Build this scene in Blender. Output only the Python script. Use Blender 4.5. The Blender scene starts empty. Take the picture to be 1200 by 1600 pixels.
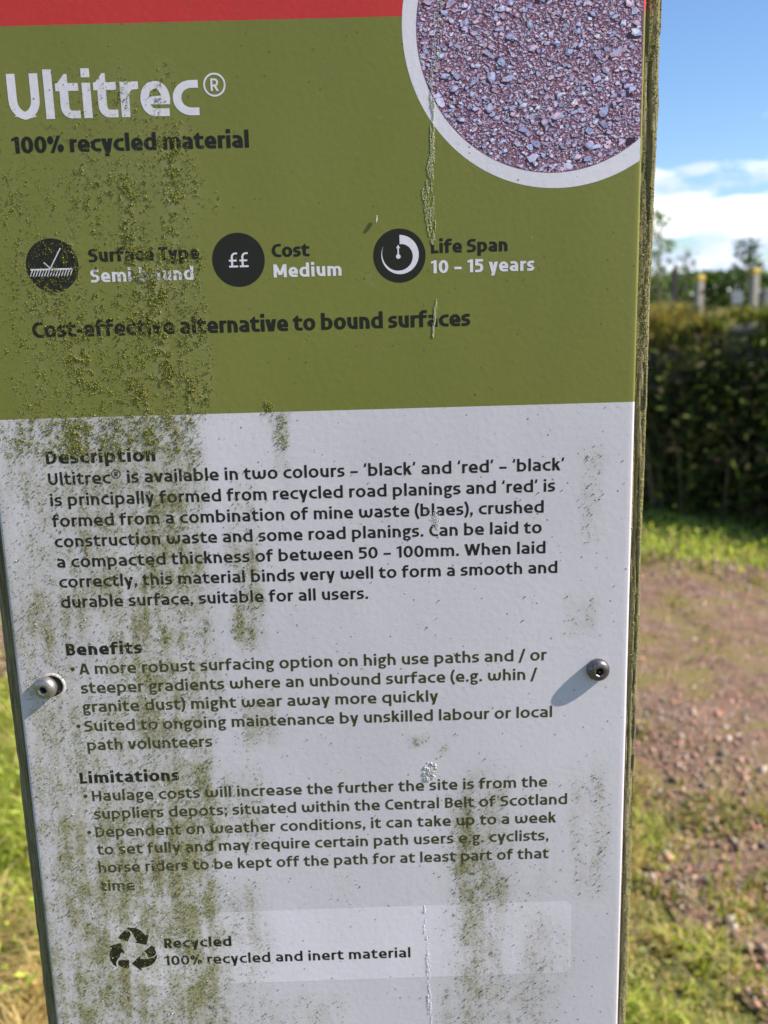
import bpy, bmesh, math, random
import numpy as np
from mathutils import Vector, Matrix
from mathutils.geometry import delaunay_2d_cdt

R = math.radians
random.seed(7)
rng = np.random.default_rng(11)
scene = bpy.context.scene
COL = scene.collection

# ------------------------------------------------------------------ camera, sky, sun, exposure
EYE = 1.35                                   # camera height over the ground
cam_d = bpy.data.cameras.new("camera")
cam = bpy.data.objects.new("camera", cam_d)
COL.objects.link(cam)
M3 = Matrix(((0.99952732, 0.02953551, -0.00853202),
             (-0.01458956, 0.21142124, -0.97728614),
             (-0.02706080, 0.97694867, 0.21175222)))
cam.matrix_world = Matrix.Translation((0, -0.44773, EYE)) @ M3.to_4x4()
cam_d.sensor_fit = 'VERTICAL'
cam_d.sensor_height = 36.0
cam_d.lens = 36.0 * 1510 / 1600
cam_d.clip_start = 0.02
cam_d.clip_end = 3000
cam_d.dof.use_dof = True
cam_d.dof.focus_distance = 0.447
cam_d.dof.aperture_fstop = cam_d.lens / 3.0    # a 3 mm wide phone lens pupil
scene.camera = cam

SUN = Vector((0.747, -0.174, 0.639)).normalized()
sun_el = math.asin(SUN.z)
sun_az = math.atan2(SUN.x, SUN.y)            # clockwise from +Y
sd = bpy.data.lights.new("sun", 'SUN')
sd.energy = 5.0
sd.angle = R(0.53)
sd.color = (1.0, 0.93, 0.83)
so = bpy.data.objects.new("sun", sd)
so.rotation_euler = (-SUN).to_track_quat('-Z', 'Y').to_euler()
so.location = (4, -1, 5)
COL.objects.link(so)

world = bpy.data.worlds.new("World")
scene.world = world
world.use_nodes = True
wn = world.node_tree
wn.nodes.clear()

def N(nt, kind, **kw):
    n = nt.nodes.new(kind)
    for k, v in kw.items():
        if k == 'ins':
            for kk, vv in v.items():
                n.inputs[kk].default_value = vv
        else:
            setattr(n, k, v)
    return n

def mathn(nt, op, a, b=None, clamp=False):
    n = nt.nodes.new('ShaderNodeMath')
    n.operation = op
    n.use_clamp = clamp
    for i, v in enumerate((a, b)):
        if v is None:
            continue
        if hasattr(v, 'is_output'):
            nt.links.new(v, n.inputs[i])
        else:
            n.inputs[i].default_value = v
    return n.outputs[0]

def ramp(nt, fac, stops, interp='LINEAR'):
    n = nt.nodes.new('ShaderNodeValToRGB')
    cr = n.color_ramp
    cr.interpolation = interp
    while len(cr.elements) < len(stops):
        cr.elements.new(0.5)
    for e, (p, c) in zip(cr.elements, stops):
        e.position = p
        e.color = (c, c, c, 1) if isinstance(c, (int, float)) else (*c, 1)
    nt.links.new(fac, n.inputs[0])
    return n.outputs[0]

def mixc(nt, fac, a, b, mode='MIX'):
    n = nt.nodes.new('ShaderNodeMix')
    n.data_type = 'RGBA'
    n.blend_type = mode
    n.clamp_factor = True
    for sock, v in ((n.inputs[0], fac), (n.inputs[6], a), (n.inputs[7], b)):
        if hasattr(v, 'is_output'):
            nt.links.new(v, sock)
        else:
            sock.default_value = v if isinstance(v, (int, float)) else (*v, 1)
    return n.outputs[2]

def noise(nt, vec, scale, detail=4, rough=0.55, dist=0.0):
    n = N(nt, 'ShaderNodeTexNoise', ins={'Scale': scale, 'Detail': detail, 'Roughness': rough, 'Distortion': dist})
    if vec is not None:
        nt.links.new(vec, n.inputs['Vector'])
    return n.outputs['Fac']

def mapping(nt, vec, scale=(1, 1, 1), loc=(0, 0, 0)):
    n = N(nt, 'ShaderNodeMapping')
    n.inputs['Scale'].default_value = scale
    n.inputs['Location'].default_value = loc
    nt.links.new(vec, n.inputs['Vector'])
    return n.outputs[0]

sky = N(wn, 'ShaderNodeTexSky', sky_type='NISHITA', sun_disc=False, sun_elevation=sun_el,
        sun_rotation=sun_az, altitude=50, air_density=1.0, dust_density=0.3, ozone_density=1.6)
tc = N(wn, 'ShaderNodeTexCoord')
sx = N(wn, 'ShaderNodeSeparateXYZ')
wn.links.new(tc.outputs['Generated'], sx.inputs[0])
el = sx.outputs['Z']
cv = mapping(wn, tc.outputs['Generated'], (1.0, 1.0, 2.6), (3.1, 0.4, 0.35))
n1 = noise(wn, cv, 5.5, 8, 0.58, 0.3)
n2 = noise(wn, mapping(wn, tc.outputs['Generated'], (1, 1, 3.2), (0.7, 5.2, 1.0)), 15.0, 6, 0.6, 0.2)
nn = mathn(wn, 'ADD', mathn(wn, 'MULTIPLY', n1, 0.6), mathn(wn, 'MULTIPLY', n2, 0.4))
# a low bank of cumulus over the horizon, with gaps beneath it
bank = ramp(wn, el, [(0.0, 0.50), (0.03, 0.50), (0.045, 0.44), (0.06, 0.50), (0.075, 0.58), (0.10, 0.60), (0.112, 0.55), (0.130, 0.35), (0.30, 0.16), (0.6, 0.34)])
nn = mathn(wn, 'ADD', mathn(wn, 'MULTIPLY', nn, 2.1), -0.55)
cl = mathn(wn, 'SUBTRACT', mathn(wn, 'ADD', nn, bank), 0.97)
cf = ramp(wn, mathn(wn, 'MULTIPLY', cl, 4.5), [(0.0, 0.0), (0.45, 0.8), (1.0, 1.0)])
shade = ramp(wn, noise(wn, mapping(wn, tc.outputs['Generated'], (1, 1, 3.0), (2.2, 1.0, 7.0)), 9, 5, 0.55), [(0.40, (5.6, 6.4, 8.2)), (0.56, (11.0, 11.2, 11.6))])
skyb = mixc(wn, 1.0, sky.outputs[0], (0.80, 0.96, 1.18), 'MULTIPLY')
skyc = mixc(wn, cf, skyb, shade)
bg = N(wn, 'ShaderNodeBackground', ins={'Strength': 0.083})
wn.links.new(skyc, bg.inputs['Color'])
wo = N(wn, 'ShaderNodeOutputWorld')
wn.links.new(bg.outputs[0], wo.inputs['Surface'])

scene.view_settings.view_transform = 'Standard'
scene.view_settings.look = 'None'
scene.view_settings.gamma = 1.0
scene.view_settings.use_curve_mapping = False
scene.view_settings.exposure = 0.86
scene.render.engine = 'CYCLES'
scene.cycles.use_denoising = True
scene.cycles.max_bounces = 6
scene.cycles.transparent_max_bounces = 6

# ------------------------------------------------------------------ object helpers
def tag(o, label=None, cat=None, group=None, kind=None):
    if label: o['label'] = label
    if cat: o['category'] = cat
    if group: o['group'] = group
    if kind: o['kind'] = kind
    return o

def empty(name, loc, label, cat, group=None):
    o = bpy.data.objects.new(name, None)
    o.location = loc
    o.empty_display_size = 0.1
    COL.objects.link(o)
    return tag(o, label, cat, group)

def mesh_obj(name, verts, faces, mat, parent=None, smooth=False, attrs=None, cattrs=None):
    me = bpy.data.meshes.new(name)
    if isinstance(verts, np.ndarray):
        v = verts.astype(np.float32)
        f = np.asarray(faces)
        if f.ndim == 2:
            n, k = f.shape
            me.vertices.add(len(v)); me.vertices.foreach_set('co', v.ravel())
            me.loops.add(n * k); me.loops.foreach_set('vertex_index', f.astype(np.int32).ravel())
            me.polygons.add(n)
            me.polygons.foreach_set('loop_start', np.arange(0, n * k, k, dtype=np.int32))
            me.polygons.foreach_set('loop_total', np.full(n, k, dtype=np.int32))
            me.update(calc_edges=True)
        else:
            me.from_pydata(v.tolist(), [], [list(map(int, q)) for q in faces])
    else:
        me.from_pydata(verts, [], faces)
    me.validate()
    for k, arr in (attrs or {}).items():
        a = me.attributes.new(k, 'FLOAT', 'POINT'); a.data.foreach_set('value', np.asarray(arr, np.float32))
    for k, arr in (cattrs or {}).items():
        a = me.attributes.new(k, 'FLOAT_VECTOR', 'POINT'); a.data.foreach_set('vector', np.asarray(arr, np.float32).ravel())
    if smooth:
        me.polygons.foreach_set('use_smooth', np.ones(len(me.polygons), dtype=bool))
    for m in (mat if isinstance(mat, (list, tuple)) else [mat]):
        if m: me.materials.append(m)
    o = bpy.data.objects.new(name, me)
    COL.objects.link(o)
    if parent is not None:
        o.parent = parent
    return o

def material(name):
    m = bpy.data.materials.new(name)
    m.use_nodes = True
    nt = m.node_tree
    b = nt.nodes['Principled BSDF']
    return m, nt, b

def simple_mat(name, c1, c2, scale=30, rough=0.8, bump=0.0, detail=5, stretch=(1, 1, 1), spec=0.3):
    m, nt, b = material(name)
    t = N(nt, 'ShaderNodeTexCoord')
    v = mapping(nt, t.outputs['Object'], stretch)
    f = noise(nt, v, scale, detail, 0.62)
    c = mixc(nt, ramp(nt, f, [(0.33, 0.0), (0.67, 1.0)]), c1, c2)
    nt.links.new(c, b.inputs['Base Color'])
    b.inputs['Roughness'].default_value = rough
    b.inputs['Specular IOR Level'].default_value = spec
    if bump:
        bp = N(nt, 'ShaderNodeBump', ins={'Strength': 1.0, 'Distance': bump})
        nt.links.new(f, bp.inputs['Height'])
        nt.links.new(bp.outputs[0], b.inputs['Normal'])
    return m

def tint_mat(name, rough=0.7, trans=0.25, spec=0.25, jitter=0.0, jscale=60):
    """colour from a per-leaf / per-grain attribute; thin leaves let light through"""
    m, nt, b = material(name)
    a = N(nt, 'ShaderNodeAttribute', attribute_name='tint')
    c = a.outputs['Vector']
    if jitter:
        t = N(nt, 'ShaderNodeTexCoord')
        f = noise(nt, t.outputs['Object'], jscale, 3)
        g = ramp(nt, f, [(0.25, 1 - jitter), (0.75, 1 + jitter)])
        c = mixc(nt, 1.0, c, g, 'MULTIPLY')
    nt.links.new(c, b.inputs['Base Color'])
    b.inputs['Roughness'].default_value = rough
    b.inputs['Specular IOR Level'].default_value = spec
    if trans:
        tr = N(nt, 'ShaderNodeBsdfTranslucent')
        nt.links.new(mixc(nt, 1.0, c, (1.25, 1.3, 0.7), 'MULTIPLY'), tr.inputs['Color'])
        mx = N(nt, 'ShaderNodeMixShader', ins={0: trans})
        nt.links.new(b.outputs[0], mx.inputs[1]); nt.links.new(tr.outputs[0], mx.inputs[2])
        out = [n for n in nt.nodes if n.type == 'OUTPUT_MATERIAL'][0]
        nt.links.new(mx.outputs[0], out.inputs['Surface'])
    return m

# value noise in numpy, for laying out moss, grass and leaves
_lat = rng.random((256, 256))
def vnoise(x, y):
    x = np.asarray(x, float); y = np.asarray(y, float)
    xi = np.floor(x).astype(int); yi = np.floor(y).astype(int)
    fx = x - xi; fy = y - yi
    fx = fx * fx * (3 - 2 * fx); fy = fy * fy * (3 - 2 * fy)
    a = _lat[xi & 255, yi & 255]; b = _lat[(xi + 1) & 255, yi & 255]
    c = _lat[xi & 255, (yi + 1) & 255]; d = _lat[(xi + 1) & 255, (yi + 1) & 255]
    return (a * (1 - fx) + b * fx) * (1 - fy) + (c * (1 - fx) + d * fx) * fy
def fbm(x, y, o=4):
    s = 0; a = 0.5; t = 0
    for k in range(o):
        s = s + a * vnoise(x * 2 ** k + 17.3 * k, y * 2 ** k + 5.1 * k); t += a; a *= 0.55
    return s / t
def sstep(a, b, x):
    t = np.clip((x - a) / (b - a), 0, 1)
    return t * t * (3 - 2 * t)

# ------------------------------------------------------------------ the lie of the land
def path_centre(y):                                   # path runs past the sign on its right, then away to the left
    return np.interp(y, [-4, 0.5, 1.6, 2.6, 3.4, 3.9, 4.3, 4.7, 5.2, 6.5],
                        [2.6, 1.95, 1.85, 1.65, 1.1, 0.2, -1.0, -3.0, -6.0, -14.0])
PC = [(3.0, -5.0), (2.1, -1.0), (1.85, 1.0), (1.72, 2.2), (1.35, 3.0), (0.45, 3.6), (-1.2, 4.1), (-3.5, 4.6), (-8.0, 5.6), (-16.0, 7.5)]
def _catmull(P, n=24):
    P = [np.array(p, float) for p in P]
    P = [2 * P[0] - P[1]] + P + [2 * P[-1] - P[-2]]
    out = []
    for i in range(1, len(P) - 2):
        for k in range(n):
            t = k / n
            out.append(0.5 * ((2 * P[i]) + (-P[i - 1] + P[i + 1]) * t + (2 * P[i - 1] - 5 * P[i] + 4 * P[i + 1] - P[i + 2]) * t * t
                              + (-P[i - 1] + 3 * P[i] - 3 * P[i + 1] + P[i + 2]) * t ** 3))
    out.append(P[-2])
    return np.array(out)
PATH = _catmull(PC)
def path_dist(x, y):
    x = np.asarray(x, float); y = np.asarray(y, float)
    d = np.full(x.shape, 1e9)
    for p in PATH[::3]:
        d = np.minimum(d, np.hypot(x - p[0], y - p[1]))
    return d
def path_half(x, y):                                  # ragged half width
    return 1.18 + 0.34 * (fbm(np.asarray(x) * 1.3 + 9, np.asarray(y) * 1.3 + 4, 3) - 0.5)
WALL_P = np.array([3.07, 5.04]); WALL_D = np.array([0.5, -0.64]) / math.hypot(0.5, 0.64)
WALL_N = np.array([WALL_D[1], -WALL_D[0]])            # towards the path: (-.79,-.62)

# ground
m, nt, b = material("meadow ground")
t = N(nt, 'ShaderNodeTexCoord')
f1 = noise(nt, t.outputs['Object'], 0.9, 6, 0.6); f2 = noise(nt, t.outputs['Object'], 26, 5, 0.7)
c = mixc(nt, ramp(nt, f1, [(0.35, 0.0), (0.65, 1.0)]), (0.105, 0.140, 0.030), (0.20, 0.175, 0.065))
c = mixc(nt, ramp(nt, f2, [(0.3, 0.0), (0.7, 1.0)]), c, (0.075, 0.095, 0.026))
nt.links.new(c, b.inputs['Base Color']); b.inputs['Roughness'].default_value = 0.95; b.inputs['Specular IOR Level'].default_value = 0.1
bp = N(nt, 'ShaderNodeBump', ins={'Strength': 0.8, 'Distance': 0.02}); nt.links.new(f2, bp.inputs['Height']); nt.links.new(bp.outputs[0], b.inputs['Normal'])
GROUND = m
rr = [0, 2, 4, 7, 11, 18, 30, 55, 100, 200, 400, 800, 1500]
vs = [(0, 0, 0)]; fs = []
K = 64
for i, r_ in enumerate(rr[1:]):
    for k in range(K):
        a = 2 * math.pi * k / K
        vs.append((r_ * math.cos(a), r_ * math.sin(a), 0))
for k in range(K):
    fs.append((0, 1 + k, 1 + (k + 1) % K))
for i in range(len(rr) - 2):
    for k in range(K):
        a = 1 + i * K + k; b2 = 1 + i * K + (k + 1) % K
        fs.append((a, a + K, b2 + K, b2))
tag(mesh_obj("ground", vs, fs, GROUND), kind='structure')

# path: a worn track of reddish recycled grit
m, nt, b = material("worn red grit")
t = N(nt, 'ShaderNodeTexCoord'); oc = t.outputs['Object']
f1 = noise(nt, oc, 2.2, 5, 0.6); f2 = noise(nt, oc, 55, 6, 0.75)
vo = N(nt, 'ShaderNodeTexVoronoi', feature='F1', ins={'Scale': 75.0, 'Randomness': 1.0}); nt.links.new(oc, vo.inputs['Vector'])
sp = N(nt, 'ShaderNodeSeparateColor'); nt.links.new(vo.outputs['Color'], sp.inputs[0])
c = mixc(nt, ramp(nt, f1, [(0.35, 0.0), (0.62, 1.0)]), (0.37, 0.20, 0.13), (0.45, 0.305, 0.20))
stone = ramp(nt, sp.outputs[0], [(0.0, (0.40, 0.20, 0.14)), (0.3, (0.23, 0.145, 0.11)), (0.5, (0.44, 0.33, 0.28)), (0.75, (0.18, 0.15, 0.13)), (1.0, (0.36, 0.22, 0.17))], 'CONSTANT')
c = mixc(nt, ramp(nt, f2, [(0.4, 0.15), (0.6, 0.85)]), c, stone)
clod = noise(nt, mapping(nt, oc, (1, 1, 1), (4, 4, 0)), 15, 5, 0.7)
c = mixc(nt, 1.0, c, ramp(nt, clod, [(0.36, 0.62), (0.62, 1.15)]), 'MULTIPLY')
moss = ramp(nt, noise(nt, mapping(nt, oc, (1, 1, 1), (3, 8, 0)), 3.4, 6, 0.72), [(0.47, 0.0), (0.58, 0.85)])
c = mixc(nt, moss, c, (0.33, 0.27, 0.10))
nt.links.new(c, b.inputs['Base Color']); b.inputs['Roughness'].default_value = 0.95; b.inputs['Specular IOR Level'].default_value = 0.12
bp = N(nt, 'ShaderNodeBump', ins={'Strength': 1.0, 'Distance': 0.03})
nt.links.new(mathn(nt, 'ADD', f2, mathn(nt, 'MULTIPLY', vo.outputs['Distance'], -0.5)), bp.inputs['Height']); nt.links.new(bp.outputs[0], b.inputs['Normal'])
PATHM = m
tan = np.gradient(PATH, axis=0); tan /= np.linalg.norm(tan, axis=1)[:, None]
nor = np.stack([-tan[:, 1], tan[:, 0]], 1)
vs = []; fs = []
W_ = 9
for i in range(len(PATH)):
    for k in range(W_):
        s = (k / (W_ - 1) * 2 - 1)
        p = PATH[i] + nor[i] * s * 1.0
        hw = float(path_half(p[0], p[1]))
        p = PATH[i] + nor[i] * s * hw
        vs.append((p[0], p[1], 0.006 + 0.02 * (1 - s * s)))
for i in range(len(PATH) - 1):
    for k in range(W_ - 1):
        a = i * W_ + k
        fs.append((a, a + W_, a + W_ + 1, a + 1))
tag(mesh_obj("path", vs, fs, PATHM, smooth=True), kind='structure')

# ==================================================================== THE SIGN
SX, SY = -0.028, 0.03                         # foot of the post
sign = empty("information_post", (SX, SY, 0),
             "mossy green and white trail sign panel screwed to a weathered wooden board post in front", "information sign")
def S(x, z, y=0.0):                           # millimetres on the panel face (x right, z up from eye level; y back) -> sign space
    return (x / 1000 - SX, y / 1000 - SY, EYE + z / 1000)

MOSS_UPPER = [(-111, -74, -46, 66, 0.62), (-116, -81, -34, 1, 0.3), (-98, -79, 3, 28, 0.45), (-98, -88, 77, 95, 0.35), (-112, -98, 79, 95, 0.3), (-90, -81, 96, 106, 0.4), (-103, -78, 61, 78, 0.4), (-127, -96, 43, 67, 0.32), (-160, -111, -44, 65, 0.26), (-168, -136, -44, 19, 0.2), (-141, -94, -48, -10, 0.4), (-67, -64, 42, 52, 0.7), (-71, -68, 43, 47, 0.4), (-79, -73, 21, 27, 0.5), (-49, -45, -48, -42, 0.6), (-45, -39, -68, -49, 0.55), (-141, -102, 70, 103, 0.12), (-100, -77, 34, 61, 0.35), (-161, -149, 19, 91, 0.08), (-153, -129, 9, 33, 0.12), (-133, -121, -21, 13, 0.2), (45, 47, -41, -38, 0.7), (-32, -28, -24, -12, 0.1), (-5, 4, 7, 12, 0.25)]
MOSS_LOWER = [(-156, -81, -69, -49, 0.6), (-169, -151, -155, -48, 0.32), (-151, -82, -141, -69, 0.42), (-118, -85, -144, -69, 0.3), (-100, -82, -94, -49, 0.3), (-69, -57, -126, -83, 0.3), (-70, -56, -162, -114, 0.75), (-46, -39, -83, -50, 0.4), (-178, -147, -175, -133, 0.35), (-165, -150, -159, -143, 0.4), (-126, -80, -194, -145, 0.6), (-125, -87, -271, -191, 0.55), (-72, -53, -213, -189, 0.5), (-104, -59, -272, -229, 0.4), (-174, -126, -295, -189, 0.32), (-160, -98, -270, -252, 0.3), (-162, -92, -376, -267, 0.42), (-123, -93, -377, -271, 0.4), (-179, -137, -375, -295, 0.4), (-93, -63, -359, -291, 0.35), (-99, -24, -379, -359, 0.25), (35, 60, -302, -248, 0.75), (36, 58, -368, -291, 0.42), (27, 89, -384, -352, 0.26), (72, 95, -349, -319, 0.25), (44, 62, -252, -232, 0.35), (93, 114, -279, -232, 0.3), (98, 115, -305, -268, 0.25), (97, 107, -116, -66, 0.22), (29, 33, -223, -218, 0.6), (14, 22, -217, -212, 0.4), (28, 88, -384, -241, 0.12), (91, 104, -159, -144, 0.35), (-189, -85, -375, -48, 0.26), (-145, -84, -157, -51, 0.2), (-168, -88, -376, -242, 0.25), (-40, -14, -307, -252, 0.05)]
DRIP = [(33.1, 125.2, 3.9), (32.3, 110.1, 3.7), (31.0, 97.3, 3.4), (30.0, 87.0, 2.8), (29.3, 76.6, 1.7), (29.7, 66.0, 2.0), (28.1, 55.3, 3.4), (27.1, 47.3, 5.1), (27.8, 39.1, 4.8), (28.8, 29.5, 3.4), (29.3, 24.8, 1.4)]
DRIP2 = [(30.6, 1.0, 0.8), (30.0, -2.7, 1.7), (29.6, -7.0, 1.1), (28.7, -11.8, 0.8), (28.6, -16.1, 0.6)]
DRIP3 = [(18.9, -307.0, 1.0), (19.3, -320.2, 1.0), (20.1, -331.6, 1.4), (20.6, -339.3, 2.0), (20.7, -354.8, 1.4), (20.8, -368.5, 2.7), (21.0, -378.4, 2.0), (20.9, -386.3, 2.0)]
LINES = [
('T','Ultitrec',-153.3,-71.3,81.82,81.51),
('S','100% recycled material',-153.7,-50.6,68.17,67.58),
('I','Surface Type',-124.8,-75.4,21.23,21.18),
('J','Semi-bound',-124.7,-78.6,12.26,12.40),
('I','Cost',-43.0,-26.2,21.15,21.26),
('J','Medium',-42.7,-12.2,12.34,12.31),
('I','Life Span',28.2,62.6,21.08,21.03),
('J','10 – 15 years',28.1,74.7,12.30,12.18),
('C','Cost-effective alternative to bound surfaces',-153.1,45.6,-11.53,-11.26),
('H','Description',-152.9,-102.0,-69.40,-69.45),
('D','Ultitrec® is available in two colours – ‘black’ and ‘red’ – ‘black’',-152.8,89.3,-79.44,-79.42),
('D','is principally formed from recycled road planings and ‘red’ is',-152.8,85.1,-89.56,-89.42),
('D','formed from a combination of mine waste (blaes), crushed',-153.0,79.8,-99.68,-99.43),
('D','construction waste and some road planings. Can be laid to',-152.8,78.9,-109.59,-109.47),
('D','a compacted thickness of between 50 – 100mm. When laid',-152.7,80.8,-119.63,-119.45),
('D','correctly, this material binds very well to form a smooth and',-152.6,86.6,-129.62,-129.37),
('D','durable surface, suitable for all users.',-152.7,-4.9,-139.77,-139.55),
('H','Benefits',-152.6,-115.9,-163.96,-163.83),
('B','A more robust surfacing option on high use paths and / or',-147.2,81.9,-174.04,-173.76),
('B','steeper gradients where an unbound surface (e.g. whin /',-147.2,77.3,-184.01,-183.64),
('B','granite dust) might wear away more quickly',-147.3,28.2,-193.72,-193.76),
('B','Suited to ongoing maintenance by unskilled labour or local',-147.4,84.8,-203.99,-203.90),
('B','path volunteers',-146.9,-84.9,-214.07,-214.12),
('H','Limitations',-152.3,-102.6,-231.79,-231.97),
('B','Haulage costs will increase the further the site is from the',-147.0,82.7,-241.75,-241.73),
('B','suppliers depots; situated within the Central Belt of Scotland',-147.0,92.9,-251.76,-251.68),
('B','Dependent on weather conditions, it can take up to a week',-147.1,87.5,-261.86,-261.73),
('B','to set fully and may require certain path users e.g. cyclists,',-147.2,83.6,-271.67,-271.70),
('B','horse riders to be kept off the path for at least part of that',-147.3,83.8,-282.09,-281.84),
('B','time',-147.3,-129.8,-292.38,-292.39),
('R','Recycled',-117.2,-82.1,-327.02,-327.02),
('Q','100% recycled and inert material',-117.6,11.4,-337.12,-337.44),
]
RECYCLE = [[(-136.85, -314.92), (-134.92, -314.29), (-132.85, -314.29), (-130.81, -314.76), (-128.83, -316.08), (-127.13, -318.19), (-126.64, -319.07), (-124.72, -318.44), (-126.39, -324.68), (-132.53, -323.11), (-131.22, -322.44), (-131.71, -321.56), (-132.71, -318.61), (-133.72, -316.53), (-135.01, -315.38)], [(-140.97, -320.19), (-139.56, -318.27), (-138.03, -316.6), (-136.91, -315.62), (-135.67, -315.75), (-134.76, -316.49), (-134.07, -318.16), (-136.08, -322.42)], [(-123.63, -325.02), (-122.58, -326.64), (-121.89, -328.65), (-121.8, -330.08), (-122.66, -331.32), (-124.17, -331.9), (-126.28, -332.06), (-126.42, -330.3), (-127.93, -328.26)], [(-135.07, -335.46), (-130.39, -331.1), (-130.38, -332.77), (-128.1, -333.1), (-125.65, -332.95), (-123.14, -332.1), (-121.26, -330.42), (-121.81, -333.02), (-123.02, -335.13), (-124.9, -336.81), (-127.07, -337.76), (-129.83, -338.14), (-130.27, -340.12)], [(-136.15, -333.27), (-136.7, -338.19), (-138.98, -337.95), (-140.68, -337.32), (-141.91, -336.16), (-142.27, -334.63), (-141.37, -333.15)], [(-146.22, -324.72), (-139.82, -323.07), (-138.25, -329.22), (-139.95, -328.68), (-140.96, -330.7), (-142.17, -332.64), (-143.1, -334.6), (-142.91, -337.24), (-144.61, -335.9), (-145.8, -333.46), (-146.31, -330.5), (-146.17, -328.92), (-145.39, -327.12), (-144.44, -325.81)]]

PXL, PXR, PZT, PZB = -178.0, 122.0, 196.0, -446.0
RED_Z, WHITE_Z = 119.2, -48.2

def box_field(x, z, boxes, soft=6.0):
    f = np.zeros_like(x)
    for x0, x1, z0, z1, w in boxes:
        sx_ = min(soft, max(1.0, (x1 - x0) * 0.3)); sz_ = min(soft * 2, max(1.5, (z1 - z0) * 0.3))
        wx = sstep(x0 - sx_, x0 + sx_, x) * (1 - sstep(x1 - sx_, x1 + sx_, x))
        wz = sstep(z0 - sz_, z0 + sz_, z) * (1 - sstep(z1 - sz_, z1 + sz_, z))
        f = 1 - (1 - f) * (1 - w * wx * wz)
    return f
def growth(x, z):
    """how much moss and algae has grown at a point of the panel: runs down in streaks from the left"""
    x = np.asarray(x, float); z = np.asarray(z, float)
    wob = 9 * (fbm(x / 11 + 3, z / 17, 3) - 0.5)
    wz = 14 * (fbm(x / 13 + 40, z / 13 + 9, 3) - 0.5)
    up = box_field(x + wob, z + wz, MOSS_UPPER) * (z > WHITE_Z - 26)
    lo = box_field(x + wob, z + wz * 0.5, MOSS_LOWER) * sstep(WHITE_Z + 6, WHITE_Z - 2, z)
    streak = fbm(x / 4.2 + 50, z / 38 + 8, 4)
    clump = fbm(x / 6.0 + 90, z / 7.5 + 30, 4)
    g = np.clip(up + lo, 0, 1)
    low = (z < WHITE_Z)
    soft_ = g * (0.62 + 0.5 * sstep(0.30, 0.70, streak)) * (0.68 + 0.55 * sstep(0.32, 0.66, clump))
    return np.where(low, np.clip(soft_, 0, 1.1), 0) + np.where(low, 0, 1) * np.clip(g * (0.45 + 0.75 * sstep(0.30, 0.70, streak)) * (0.55 + 0.75 * sstep(0.32, 0.66, clump)), 0, 1.2)

def grime(x, z):
    return growth(x, z) * (1 - .62 * (np.asarray(z) > WHITE_Z))

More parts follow.
